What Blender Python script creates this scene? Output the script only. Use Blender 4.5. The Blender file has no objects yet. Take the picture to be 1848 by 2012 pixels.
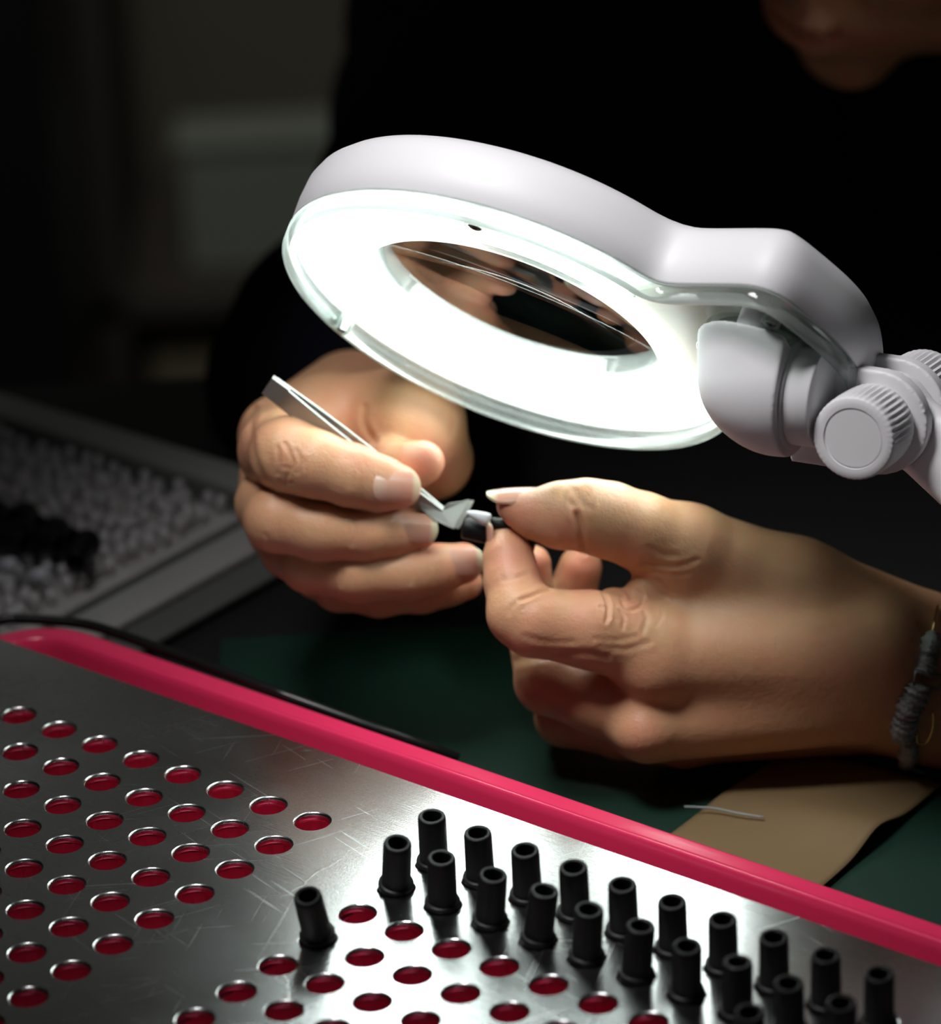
import bpy, bmesh, math, random
import numpy as np
from mathutils import Vector, Matrix
from mathutils.bvhtree import BVHTree

random.seed(7)
SC = bpy.context.scene
COL = SC.collection
# ------------------------------------------------------------------ camera
CX, CY, F = 924.0, 1006.0, 9000.0
PIT, ROLL = math.radians(25.0897), math.radians(2.98913)
PZ = 0.775                       # top of the perforated plate
CAM = Vector((0, 0, PZ + 0.6071))
FW = Vector((0, math.cos(PIT), -math.sin(PIT)))
R0 = Vector((1, 0, 0)); U0 = Vector((0, math.sin(PIT), math.cos(PIT)))
RT = R0 * math.cos(ROLL) - U0 * math.sin(ROLL)
UP = R0 * math.sin(ROLL) + U0 * math.cos(ROLL)
DN = -UP
cam = bpy.data.cameras.new('camera'); cam_o = bpy.data.objects.new('camera', cam); COL.objects.link(cam_o)
M = Matrix((RT, UP, -FW)).transposed().to_4x4(); M.translation = CAM
cam_o.matrix_world = M
cam.sensor_fit = 'HORIZONTAL'; cam.sensor_width = 36; cam.lens = F * 36 / 1848
cam.clip_start = 0.05; cam.clip_end = 20
cam.dof.use_dof = True; cam.dof.focus_distance = 1.255; cam.dof.aperture_fstop = 10
cam.dof.aperture_blades = 0
SC.camera = cam_o
SC.view_settings.view_transform = 'Standard'; SC.view_settings.look = 'None'
SC.view_settings.gamma = 1; SC.view_settings.use_curve_mapping = False
SC.view_settings.exposure = 0
# ------------------------------------------------------------------ world, desk light and added fills
w = bpy.data.worlds.new('world'); SC.world = w; w.use_nodes = True
bg = w.node_tree.nodes['Background']; bg.inputs[0].default_value = (0.9, 0.95, 1, 1); bg.inputs[1].default_value = 0.018
RING_STRENGTH = 7.5
def area(name, loc, target, size, power, col=(1, 1, 1), spread=None):
    l = bpy.data.lights.new(name, 'AREA'); l.shape = 'DISK'; l.size = size; l.energy = power; l.color = col
    if spread: l.spread = spread
    o = bpy.data.objects.new(name, l); COL.objects.link(o); o.location = loc
    o.rotation_euler = (Vector(target) - Vector(loc)).to_track_quat('-Z', 'Y').to_euler()
    return o
area('desk_light', (-0.14, 1.03, 1.47), (0.035, 1.145, 0.90), 0.2, 0.27, (1, 0.985, 0.99), math.radians(42))
area('back_wall_fill', (-0.2, 1.75, 2.0), (-0.3, 3.0, 0.62), 0.5, 3.4, (0.98, 1.0, 0.97), math.radians(110))  # added light without a fixture, brightens the back wall and shelf
area('front_fill', (0.3, 0.2, 2.3), (0.0, 1.1, 0.75), 0.6, 0.12, (0.96, 0.98, 1), math.radians(120))  # added weak fill over the table, no ceiling fitting

# ------------------------------------------------------------------ coordinates
def at(px, py, t):                       # point at depth t (metres) along the view axis
    return CAM + (RT * ((px - CX) / F) + DN * ((py - CY) / F) + FW) * t
def onplane(px, py, z):
    d = RT * ((px - CX) / F) + DN * ((py - CY) / F) + FW
    return CAM + d * ((z - CAM.z) / d.z)
def vdir(x, y, z): return (RT * x + DN * y + FW * z).normalized()
VM = np.array([list(RT), list(DN), list(FW)])           # rows: view axes in world
def v2w(P): return (np.asarray(P, float) * 0.001) @ VM + np.array(CAM)     # view mm -> world
def w2v(p): return VM @ (np.array(p, float) - np.array(CAM)) * 1000.0
def pm(px, py, t): return np.array([(px - CX) / F * t, (py - CY) / F * t, t])  # t in mm

# lattice of the perforated plate
TH = math.radians(-40.2056)
LO = Vector((-0.13325, 1.17468, 0)); IU = Vector((math.cos(TH), math.sin(TH), 0)); JU = Vector((math.sin(TH), -math.cos(TH), 0))
PITCH = 0.016
def lat(i, j, z=PZ):
    p = LO + IU * (PITCH * i) + JU * (PITCH * j); return Vector((p.x, p.y, z))

# ------------------------------------------------------------------ objects
def tag(o, label=None, cat=None, group=None, kind=None):
    if label: o['label'] = label
    if cat: o['category'] = cat
    if group: o['group'] = group
    if kind: o['kind'] = kind
    return o
def empty(name, loc, label, cat, group=None):
    o = bpy.data.objects.new(name, None); COL.objects.link(o); o.location = loc; o.empty_display_size = 0.01
    return tag(o, label, cat, group)
def mesh_obj(name, verts, faces, mat, parent=None, origin=None, smooth=True, root=None):
    """verts in world space; root = the thing's location (parts keep the same origin)."""
    org = Vector(origin) if origin is not None else Vector((0, 0, 0))
    if root is not None: org = Vector(root)
    me = bpy.data.meshes.new(name)
    V = np.asarray([tuple(v) for v in verts] if not isinstance(verts, np.ndarray) else verts, float) - np.array(org)
    me.from_pydata(V.tolist(), [], [list(map(int, f)) for f in faces]) if not isinstance(faces, np.ndarray) else fast(me, V, faces)
    me.validate(); me.update()
    if smooth:
        me.polygons.foreach_set('use_smooth', [True] * len(me.polygons))
    if mat: me.materials.append(mat)
    o = bpy.data.objects.new(name, me); COL.objects.link(o)
    if parent is not None: o.parent = parent
    else: o.location = org
    return o
def fast(me, V, Q):
    me.vertices.add(len(V)); me.vertices.foreach_set('co', V.astype(np.float32).ravel())
    n = len(Q); me.loops.add(n * 4); me.polygons.add(n)
    me.loops.foreach_set('vertex_index', Q.astype(np.int32).ravel())
    me.polygons.foreach_set('loop_start', np.arange(n, dtype=np.int32) * 4)
    me.polygons.foreach_set('loop_total', np.full(n, 4, dtype=np.int32))
    me.update(calc_edges=True)
def bev(o, width, seg=3, angle=35):
    m = o.modifiers.new('bevel', 'BEVEL'); m.width = width; m.segments = seg; m.limit_method = 'ANGLE'; m.angle_limit = math.radians(angle)
    m.harden_normals = False
    return o
def sharp(o, ang=40):
    me = o.data; bm = bmesh.new(); bm.from_mesh(me)
    for e in bm.edges:
        if len(e.link_faces) == 2 and e.calc_face_angle(0) > math.radians(ang): e.smooth = False
    bm.to_mesh(me); bm.free(); return o

# ------------------------------------------------------------------ geometry makers (lists of world verts, faces)
class MB:
    def __init__(s): s.v = []; s.f = []
    def add(s, v, f):
        k = len(s.v); s.v += [Vector(p) for p in v]; s.f += [[i + k for i in q] for q in f]; return s
    def box(s, c, ax, ay, az):               # centre and three half-axis vectors
        c = Vector(c); vs = [c + ax * i + ay * j + az * k for i in (-1, 1) for j in (-1, 1) for k in (-1, 1)]
        fs = [(0, 1, 3, 2), (4, 6, 7, 5), (0, 4, 5, 1), (2, 3, 7, 6), (0, 2, 6, 4), (1, 5, 7, 3)]
        if ax.cross(ay).dot(az) < 0: fs = [tuple(reversed(f)) for f in fs]
        return s.add(vs, fs)
    def lathe(s, o, axis, prof, n=32, rad=None, caps=True):   # prof: (height, radius); rad(angle, r)->r
        o = Vector(o); axis = Vector(axis).normalized(); x = axis.orthogonal().normalized(); y = axis.cross(x)
        k = len(s.v)
        for hgt, r in prof:
            for a in range(n):
                th = 2 * math.pi * a / n; rr = rad(th, r, hgt) if rad else r
                s.v.append(o + axis * hgt + (x * math.cos(th) + y * math.sin(th)) * rr)
        m = len(prof)
        for i in range(m - 1):
            for a in range(n):
                b = (a + 1) % n
                s.f.append([k + i * n + a, k + i * n + b, k + (i + 1) * n + b, k + (i + 1) * n + a])
        if caps:
            s.f.append([k + a for a in range(n)][::-1]); s.f.append([k + (m - 1) * n + a for a in range(n)])
        return s
    def tube(s, pts, r, n=10, closed=False):
        pts = [Vector(p) for p in pts]; m = len(pts); k = len(s.v); prev = None
        for i, p in enumerate(pts):
            if closed: t = pts[(i + 1) % m] - pts[i - 1]
            else: t = pts[min(i + 1, m - 1)] - pts[max(i - 1, 0)]
            t.normalize()
            x = (prev - t * prev.dot(t)) if prev is not None else t.orthogonal()
            x.normalize(); prev = x; y = t.cross(x)
            rr = r[i] if isinstance(r, (list, tuple)) else r
            for a in range(n):
                th = 2 * math.pi * a / n; s.v.append(p + (x * math.cos(th) + y * math.sin(th)) * rr)
        for i in range(m if closed else m - 1):
            for a in range(n):
                b = (a + 1) % n; j = (i + 1) % m
                s.f.append([k + i * n + a, k + i * n + b, k + j * n + b, k + j * n + a])
        if not closed:
            s.f.append([k + a for a in range(n)][::-1]); s.f.append([k + (m - 1) * n + a for a in range(n)])
        return s
    def prism(s, poly, off):                 # polygon of world points, extruded by vector
        n = len(poly); off = Vector(off); a = [Vector(p) for p in poly]
        nn = Vector((0, 0, 0))
        for i in range(n): nn += a[i].cross(a[(i + 1) % n])
        if nn.dot(off) > 0: a = a[::-1]
        return s.add(a + [p + off for p in a], [list(range(n)), [n + i for i in range(n)][::-1]] + [[(i + 1) % n, i, n + i, n + (i + 1) % n] for i in range(n)])
    def build(s, name, mat, parent=None, root=None, smooth=True, sh=None):
        o = mesh_obj(name, [tuple(v) for v in s.v], s.f, mat, parent, root=root if root is not None else None, smooth=smooth)
        if sh: sharp(o, sh)
        return o

# ------------------------------------------------------------------ implicit surfaces (view-space millimetres)
def smin(a, b, k):
    h = np.maximum(k - np.abs(a - b), 0) / k
    return np.minimum(a, b) - h * h * k * 0.25
class Fld:
    def __init__(s, lo, hi, h):
        s.h = h; s.lo = np.array(lo, np.float32); s.n = (np.ceil((np.array(hi) - s.lo) / h).astype(int) + 1)
        s.a = np.full(tuple(s.n), 60.0, np.float32)
    def sl(s, lo, hi):
        i0 = np.clip(np.floor((np.array(lo) - s.lo) / s.h).astype(int), 0, s.n); i1 = np.clip(np.ceil((np.array(hi) - s.lo) / s.h).astype(int) + 1, 0, s.n)
        return tuple(slice(int(a), int(b)) for a, b in zip(i0, i1))
    def xyz(s, sl):
        return [(s.lo[d] + s.h * np.arange(sl[d].start, sl[d].stop, dtype=np.float32)).reshape([-1 if e == d else 1 for e in range(3)]) for d in range(3)]
    def cone(s, a, b, r1, r2, k=3.0, flat=None):
        a = np.array(a, np.float32); b = np.array(b, np.float32); pad = max(r1, r2) + k + 4
        sl = s.sl(np.minimum(a, b) - pad, np.maximum(a, b) + pad)
        if any(q.stop <= q.start for q in sl): return s
        X, Y, Z = s.xyz(sl); s.a[sl] = smin(s.a[sl], cone_d(X, Y, Z, a, b, r1, r2, flat), k); return s
    def ell(s, c, R, axes=None, k=3.0):
        c = np.array(c, np.float32); R = np.array(R, np.float32); pad = R.max() + k + 4
        sl = s.sl(c - pad, c + pad); X, Y, Z = s.xyz(sl)
        s.a[sl] = smin(s.a[sl], ell_d(X, Y, Z, c, R, axes), k); return s
    def carve(s, c, R, axes=None, k=2.0):
        c = np.array(c, np.float32); R = np.array(R, np.float32); pad = R.max() + k + 4
        sl = s.sl(c - pad, c + pad); X, Y, Z = s.xyz(sl)
        s.a[sl] = -smin(-s.a[sl], ell_d(X, Y, Z, c, R, axes), k); return s
    def chain(s, pts, k=3.0, base=8.0, mink=0.7, reach=13.0):       # a finger: own smooth chain, webbed into the palm only near its root
        P = [(np.array(p[:3], np.float32), p[3]) for p in pts]
        lo = np.min([p - r for p, r in P], 0) - 9; hi = np.max([p + r for p, r in P], 0) + 9
        sl = s.sl(lo, hi); X, Y, Z = s.xyz(sl); d = None
        for (a, ra), (b, rb) in zip(P[:-1], P[1:]):
            q = cone_d(X, Y, Z, a, b, ra, rb); d = q if d is None else smin(d, q, k)
        m = P[0][0]; dist = np.sqrt((X - m[0]) ** 2 + (Y - m[1]) ** 2 + (Z - m[2]) ** 2)
        kk = mink + base * np.exp(-(dist / reach) ** 2)
        s.a[sl] = smin(s.a[sl], d, kk); return s
    def mesh(s):
        return nets(s.a, s.lo, s.h)
def cone_d(X, Y, Z, a, b, r1, r2, flat=None):
    ba = b - a; L = max(float(ba @ ba), 1e-6)
    px, py, pz = X - a[0], Y - a[1], Z - a[2]
    h = np.clip((px * ba[0] + py * ba[1] + pz * ba[2]) / L, 0, 1)
    qx, qy, qz = px - h * ba[0], py - h * ba[1], pz - h * ba[2]
    if flat is not None:
        n, s_ = flat; q = qx * n[0] + qy * n[1] + qz * n[2]
        e = (s_ * s_ - 1) * q * q
        return np.sqrt(np.maximum(qx * qx + qy * qy + qz * qz + e, 0)) - (r1 + (r2 - r1) * h)
    return np.sqrt(qx * qx + qy * qy + qz * qz) - (r1 + (r2 - r1) * h)
def ell_d(X, Y, Z, c, R, axes=None):
    px, py, pz = X - c[0], Y - c[1], Z - c[2]
    if axes is not None:
        A = [np.array(v, np.float32) for v in axes]
        q = [px * v[0] + py * v[1] + pz * v[2] for v in A]
    else: q = [px, py, pz]
    k0 = np.sqrt((q[0] / R[0]) ** 2 + (q[1] / R[1]) ** 2 + (q[2] / R[2]) ** 2)
    k1 = np.sqrt((q[0] / R[0] ** 2) ** 2 + (q[1] / R[1] ** 2) ** 2 + (q[2] / R[2] ** 2) ** 2)
    return k0 * (k0 - 1) / np.maximum(k1, 1e-6)
def nets(A, lo, h):
    S = A < 0; nx, ny, nz = A.shape
    cnt = np.zeros((nx - 1, ny - 1, nz - 1), np.int8)
    C = [(i, j, k) for i in (0, 1) for j in (0, 1) for k in (0, 1)]
    for i, j, k in C: cnt += S[i:nx - 1 + i, j:ny - 1 + j, k:nz - 1 + k]
    I = np.argwhere((cnt > 0) & (cnt < 8))
    vals = {c: A[I[:, 0] + c[0], I[:, 1] + c[1], I[:, 2] + c[2]] for c in C}
    P = np.zeros((len(I), 3)); N = np.zeros(len(I))
    for c in C:
        for d in range(3):
            if c[d] == 0:
                e = list(c); e[d] = 1; a = vals[c]; b = vals[tuple(e)]
                m = (a < 0) != (b < 0)
                t = np.where(m, a / np.where(m, a - b, 1), 0)
                for q in range(3):
                    P[:, q] += np.where(m, (t if q == d else float(c[q])), 0)
                N += m
    P = (P / N[:, None] + I) * h + lo
    idx = np.full((nx - 1, ny - 1, nz - 1), -1, np.int32); idx[I[:, 0], I[:, 1], I[:, 2]] = np.arange(len(I))
    Q = []
    for d in range(3):
        u, v = (d + 1) % 3, (d + 2) % 3
        s0 = [slice(None)] * 3; s1 = [slice(None)] * 3
        s0[d] = slice(0, -1); s1[d] = slice(1, None)
        D = S[tuple(s0)] != S[tuple(s1)]
        E_ = np.argwhere(D); E_ = E_[(E_[:, u] > 0) & (E_[:, v] > 0) & (E_[:, u] < A.shape[u] - 1) & (E_[:, v] < A.shape[v] - 1)]
        ins = S[E_[:, 0], E_[:, 1], E_[:, 2]]
        def g(du, dv):
            G = E_.copy(); G[:, u] += du; G[:, v] += dv; return idx[G[:, 0], G[:, 1], G[:, 2]]
        q = np.stack([g(-1, -1), g(0, -1), g(0, 0), g(-1, 0)], 1)
        q[~ins] = q[~ins][:, ::-1]
        Q.append(q)
    Q = np.concatenate(Q); Q = Q[(Q >= 0).all(1)]
    return P, Q
def vnormals(P, Q):
    a, b, c, d = (P[Q[:, i]] for i in range(4)); n = np.cross(c - a, d - b); N = np.zeros_like(P)
    for i in range(4): np.add.at(N, Q[:, i], n)
    return N / np.maximum(np.linalg.norm(N, axis=1, keepdims=True), 1e-9)
def project(P): return np.stack([CX + F * P[:, 0] / P[:, 2], CY + F * P[:, 1] / P[:, 2]], 1)
def seg_dist(p, a, b):
    a = np.array(a, float); b = np.array(b, float); ba = b - a
    h = np.clip(((p - a) @ ba) / max(ba @ ba, 1e-9), 0, 1); return np.linalg.norm(p - a - h[:, None] * ba, axis=1), h
def poly_dist(p, L):
    best = np.full(len(p), 1e9)
    for a, b in zip(L[:-1], L[1:]): best = np.minimum(best, seg_dist(p, a, b)[0])
    return best
def smooth_poly(L, n=6):
    L = [np.array(p, float) for p in L]; out = []
    for i in range(len(L) - 1):
        p0 = L[max(i - 1, 0)]; p1 = L[i]; p2 = L[i + 1]; p3 = L[min(i + 2, len(L) - 1)]
        for k in range(n):
            t = k / n; out.append(0.5 * ((2 * p1) + (p2 - p0) * t + (2 * p0 - 5 * p1 + 4 * p2 - p3) * t * t + (3 * p1 - p0 - 3 * p2 + p3) * t ** 3))
    out.append(L[-1]); return out

# ------------------------------------------------------------------ materials
def mat(name, col, rough=0.5, metal=0.0, **kw):
    m = bpy.data.materials.new(name); m.use_nodes = True; nt = m.node_tree; b = nt.nodes['Principled BSDF']
    b.inputs['Base Color'].default_value = (*col, 1); b.inputs['Roughness'].default_value = rough; b.inputs['Metallic'].default_value = metal
    for k, v in kw.items():
        if k in ('bump', 'bscale', 'var', 'vscale', 'bdist', 'rvar'): continue
        b.inputs[k.replace('_', ' ')].default_value = v
    tc = nt.nodes.new('ShaderNodeTexCoord')
    if kw.get('var'):
        n = nt.nodes.new('ShaderNodeTexNoise'); n.inputs['Scale'].default_value = kw.get('vscale', 20); n.inputs['Detail'].default_value = 5
        r = nt.nodes.new('ShaderNodeMapRange'); r.inputs[3].default_value = 1 - kw['var']; r.inputs[4].default_value = 1 + kw['var']
        x = nt.nodes.new('ShaderNodeMix'); x.data_type = 'RGBA'; x.blend_type = 'MULTIPLY'; x.inputs[0].default_value = 1; x.inputs[6].default_value = (*col, 1)
        nt.links.new(tc.outputs['Object'], n.inputs['Vector']); nt.links.new(n.outputs[0], r.inputs[0]); nt.links.new(r.outputs[0], x.inputs[7]); nt.links.new(x.outputs[2], b.inputs['Base Color'])
    if kw.get('bump'):
        n = nt.nodes.new('ShaderNodeTexNoise'); n.inputs['Scale'].default_value = kw.get('bscale', 200); n.inputs['Detail'].default_value = 6
        bp = nt.nodes.new('ShaderNodeBump'); bp.inputs['Strength'].default_value = kw['bump']; bp.inputs['Distance'].default_value = kw.get('bdist', 0.001)
        nt.links.new(tc.outputs['Object'], n.inputs['Vector']); nt.links.new(n.outputs[0], bp.inputs['Height']); nt.links.new(bp.outputs[0], b.inputs['Normal'])
    return m
def emis(name, col, s):
    m = mat(name, col, 0.5); b = m.node_tree.nodes['Principled BSDF']
    b.inputs['Emission Color'].default_value = (*col, 1); b.inputs['Emission Strength'].default_value = s; return m
def clear(name, tint=(1, 1, 1), rough=0.03, amount=0.0):       # clear thin plastic: fresnel gloss over a transparent sheet
    m = bpy.data.materials.new(name); m.use_nodes = True; nt = m.node_tree; nt.nodes.clear()
    o = nt.nodes.new('ShaderNodeOutputMaterial'); t = nt.nodes.new('ShaderNodeBsdfTransparent'); t.inputs[0].default_value = (*tint, 1)
    g = nt.nodes.new('ShaderNodeBsdfGlossy'); g.inputs['Roughness'].default_value = rough
    fr = nt.nodes.new('ShaderNodeFresnel'); fr.inputs[0].default_value = 1.49
    mx = nt.nodes.new('ShaderNodeMixShader'); nt.links.new(fr.outputs[0], mx.inputs[0]); nt.links.new(t.outputs[0], mx.inputs[1]); nt.links.new(g.outputs[0], mx.inputs[2])
    if amount:
        d = nt.nodes.new('ShaderNodeBsdfTranslucent'); d.inputs[0].default_value = (*tint, 1); m2 = nt.nodes.new('ShaderNodeMixShader'); m2.inputs[0].default_value = amount
        nt.links.new(mx.outputs[0], m2.inputs[1]); nt.links.new(d.outputs[0], m2.inputs[2]); nt.links.new(m2.outputs[0], o.inputs[0])
    else: nt.links.new(mx.outputs[0], o.inputs[0])
    return m
def aluminium():
    m = mat('aluminium', (0.66, 0.67, 0.67), 0.3, 1.0); nt = m.node_tree; b = nt.nodes['Principled BSDF']
    tc = nt.nodes.new('ShaderNodeTexCoord'); mp = nt.nodes.new('ShaderNodeMapping'); mp.inputs['Rotation'].default_value = (0, 0, -TH); mp.inputs['Scale'].default_value = (1, 1, 1)
    nt.links.new(tc.outputs['Object'], mp.inputs[0])
    st = nt.nodes.new('ShaderNodeMapping'); st.inputs['Scale'].default_value = (8, 260, 1); nt.links.new(mp.outputs[0], st.inputs[0])
    n1 = nt.nodes.new('ShaderNodeTexNoise'); n1.inputs['Scale'].default_value = 6; n1.inputs['Detail'].default_value = 8; nt.links.new(st.outputs[0], n1.inputs['Vector'])
    n2 = nt.nodes.new('ShaderNodeTexNoise'); n2.inputs['Scale'].default_value = 14; n2.inputs['Detail'].default_value = 9; n2.inputs['Distortion'].default_value = 0.7; nt.links.new(mp.outputs[0], n2.inputs['Vector'])
    n3 = nt.nodes.new('ShaderNodeTexNoise'); n3.inputs['Scale'].default_value = 2200; n3.inputs['Detail'].default_value = 2; nt.links.new(mp.outputs[0], n3.inputs['Vector'])
    # scratches: thin lines of a distorted wave
    rr = nt.nodes.new('ShaderNodeMapRange'); rr.inputs[1].default_value = 0.3; rr.inputs[2].default_value = 0.7; rr.inputs[3].default_value = 0.15; rr.inputs[4].default_value = 0.24
    nt.links.new(n2.outputs[0], rr.inputs[0])
    ad = nt.nodes.new('ShaderNodeMath'); ad.operation = 'MULTIPLY_ADD'; ad.inputs[1].default_value = 0.06; nt.links.new(n1.outputs[0], ad.inputs[0]); nt.links.new(rr.outputs[0], ad.inputs[2])
    nt.links.new(ad.outputs[0], b.inputs['Roughness'])
    sp = nt.nodes.new('ShaderNodeTexVoronoi'); sp.feature = 'DISTANCE_TO_EDGE'; sp.inputs['Scale'].default_value = 30
    dn = nt.nodes.new('ShaderNodeMixRGB'); dn.blend_type = 'ADD'; dn.inputs[0].default_value = 0.05; nt.links.new(mp.outputs[0], dn.inputs[1]); nt.links.new(n2.outputs[1], dn.inputs[2]); nt.links.new(dn.outputs[0], sp.inputs['Vector'])
    lt = nt.nodes.new('ShaderNodeMapRange'); lt.inputs[1].default_value = 0.0; lt.inputs[2].default_value = 0.012; lt.inputs[3].default_value = 1.2; lt.inputs[4].default_value = 0; nt.links.new(sp.outputs['Distance'], lt.inputs[0])
    ms = nt.nodes.new('ShaderNodeMapRange'); ms.inputs[1].default_value = 0.55; ms.inputs[2].default_value = 0.72; nt.links.new(n2.outputs[0], ms.inputs[0])
    mu = nt.nodes.new('ShaderNodeMath'); mu.operation = 'MULTIPLY'; nt.links.new(lt.outputs[0], mu.inputs[0]); nt.links.new(ms.outputs[0], mu.inputs[1])
    a2 = nt.nodes.new('ShaderNodeMath'); nt.links.new(mu.outputs[0], a2.inputs[0]); nt.links.new(n1.outputs[0], a2.inputs[1])
    a3 = nt.nodes.new('ShaderNodeMath'); a3.operation = 'MULTIPLY_ADD'; a3.inputs[1].default_value = 0.5; nt.links.new(n3.outputs[0], a3.inputs[0]); nt.links.new(a2.outputs[0], a3.inputs[2])
    tot = None
    for k, (ang, ly, th0) in enumerate(((0.25, 400, .68), (1.15, 520, .69), (-0.7, 480, .695), (2.0, 620, .69))):
        r1 = nt.nodes.new('ShaderNodeMapping'); r1.inputs['Rotation'].default_value = (0, 0, ang); r1.inputs['Location'].default_value = (k * .37, k * .21, 0); nt.links.new(mp.outputs[0], r1.inputs[0])
        r2 = nt.nodes.new('ShaderNodeMapping'); r2.inputs['Scale'].default_value = (22, ly * 2, 1); nt.links.new(r1.outputs[0], r2.inputs[0])
        nz = nt.nodes.new('ShaderNodeTexNoise'); nz.inputs['Scale'].default_value = 1; nz.inputs['Detail'].default_value = 1.5; nz.inputs['Distortion'].default_value = 0.15; nt.links.new(r2.outputs[0], nz.inputs['Vector'])
        mr = nt.nodes.new('ShaderNodeMapRange'); mr.inputs[1].default_value = th0; mr.inputs[2].default_value = th0 + .05; nt.links.new(nz.outputs[0], mr.inputs[0])
        if tot is None: tot = mr
        else:
            q = nt.nodes.new('ShaderNodeMath'); q.operation = 'ADD'; nt.links.new(tot.outputs[0], q.inputs[0]); nt.links.new(mr.outputs[0], q.inputs[1]); tot = q
    scr = nt.nodes.new('ShaderNodeMath'); scr.operation = 'MULTIPLY_ADD'; scr.inputs[1].default_value = 0.07; nt.links.new(tot.outputs[0], scr.inputs[0]); nt.links.new(ad.outputs[0], scr.inputs[2]); nt.links.new(scr.outputs[0], b.inputs['Roughness'])
    cg = nt.nodes.new('ShaderNodeMapRange'); cg.inputs[1].default_value = .3; cg.inputs[2].default_value = .7; cg.inputs[3].default_value = .56; cg.inputs[4].default_value = .74; nt.links.new(n3.outputs[0], cg.inputs[0])
    cm = nt.nodes.new('ShaderNodeCombineColor'); [nt.links.new(cg.outputs[0], cm.inputs[q]) for q in range(3)]; nt.links.new(cm.outputs[0], b.inputs['Base Color'])
    bp = nt.nodes.new('ShaderNodeBump'); bp.inputs['Strength'].default_value = 0.16; bp.inputs['Distance'].default_value = 0.0002
    nt.links.new(a3.outputs[0], bp.inputs['Height']); nt.links.new(bp.outputs[0], b.inputs['Normal'])
    return m
def skin():
    m = mat('skin', (0.60, 0.36, 0.235), 0.45); nt = m.node_tree; b = nt.nodes['Principled BSDF']
    b.inputs['Subsurface Weight'].default_value = 0.35; b.inputs['Subsurface Radius'].default_value = (1.0, 0.35, 0.18); b.inputs['Subsurface Scale'].default_value = 0.004
    b.inputs['Specular IOR Level'].default_value = 0.4
    tc = nt.nodes.new('ShaderNodeTexCoord'); at_ = nt.nodes.new('ShaderNodeAttribute'); at_.attribute_name = 'flush'
    n = nt.nodes.new('ShaderNodeTexNoise'); n.inputs['Scale'].default_value = 90; n.inputs['Detail'].default_value = 5; nt.links.new(tc.outputs['Object'], n.inputs['Vector'])
    mr = nt.nodes.new('ShaderNodeMapRange'); mr.inputs[1].default_value = .3; mr.inputs[2].default_value = .7; mr.inputs[3].default_value = -0.12; mr.inputs[4].default_value = 0.22; nt.links.new(n.outputs[0], mr.inputs[0])
    ad = nt.nodes.new('ShaderNodeMath'); ad.use_clamp = True; nt.links.new(at_.outputs['Fac'], ad.inputs[0]); nt.links.new(mr.outputs[0], ad.inputs[1])
    mx = nt.nodes.new('ShaderNodeMix'); mx.data_type = 'RGBA'; mx.inputs[6].default_value = (0.60, 0.345, 0.19, 1); mx.inputs[7].default_value = (0.66, 0.26, 0.17, 1)
    nt.links.new(ad.outputs[0], mx.inputs[0]); nt.links.new(mx.outputs[2], b.inputs['Base Color'])
    v = nt.nodes.new('ShaderNodeTexVoronoi'); v.inputs['Scale'].default_value = 1500; nt.links.new(tc.outputs['Object'], v.inputs['Vector'])
    n2 = nt.nodes.new('ShaderNodeTexNoise'); n2.inputs['Scale'].default_value = 420; n2.inputs['Detail'].default_value = 6; nt.links.new(tc.outputs['Object'], n2.inputs['Vector'])
    a2 = nt.nodes.new('ShaderNodeMath'); a2.operation = 'MULTIPLY_ADD'; a2.inputs[1].default_value = 0.35; nt.links.new(v.outputs['Distance'], a2.inputs[0]); nt.links.new(n2.outputs[0], a2.inputs[2])
    bp = nt.nodes.new('ShaderNodeBump'); bp.inputs['Strength'].default_value = 0.28; bp.inputs['Distance'].default_value = 0.0007
    nt.links.new(a2.outputs[0], bp.inputs['Height']); nt.links.new(bp.outputs[0], b.inputs['Normal'])
    return m
def nail_mat():
    m = mat('nail', (0.7, 0.4, 0.33), 0.22); nt = m.node_tree; b = nt.nodes['Principled BSDF']
    b.inputs['Subsurface Weight'].default_value = 0.3; b.inputs['Subsurface Radius'].default_value = (1, .4, .3); b.inputs['Subsurface Scale'].default_value = 0.0015
    b.inputs['Coat Weight'].default_value = 0.1; b.inputs['Coat Roughness'].default_value = 0.2
    a = nt.nodes.new('ShaderNodeAttribute'); a.attribute_name = 'tip'; cr = nt.nodes.new('ShaderNodeValToRGB')
    e = cr.color_ramp.elements; e[0].position = 0.0; e[0].color = (0.66, 0.40, 0.30, 1); e[1].position = 1; e[1].color = (0.74, 0.66, 0.46, 1)
    for p, c in ((0.12, (0.68, 0.45, 0.36, 1)), (0.32, (0.66, 0.36, 0.27, 1)), (0.82, (0.66, 0.34, 0.25, 1)), (0.89, (0.72, 0.60, 0.42, 1))):
        q = e.new(p); q.color = c
    nt.links.new(a.outputs['Fac'], cr.inputs[0]); nt.links.new(cr.outputs[0], b.inputs['Base Color']); return m

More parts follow.
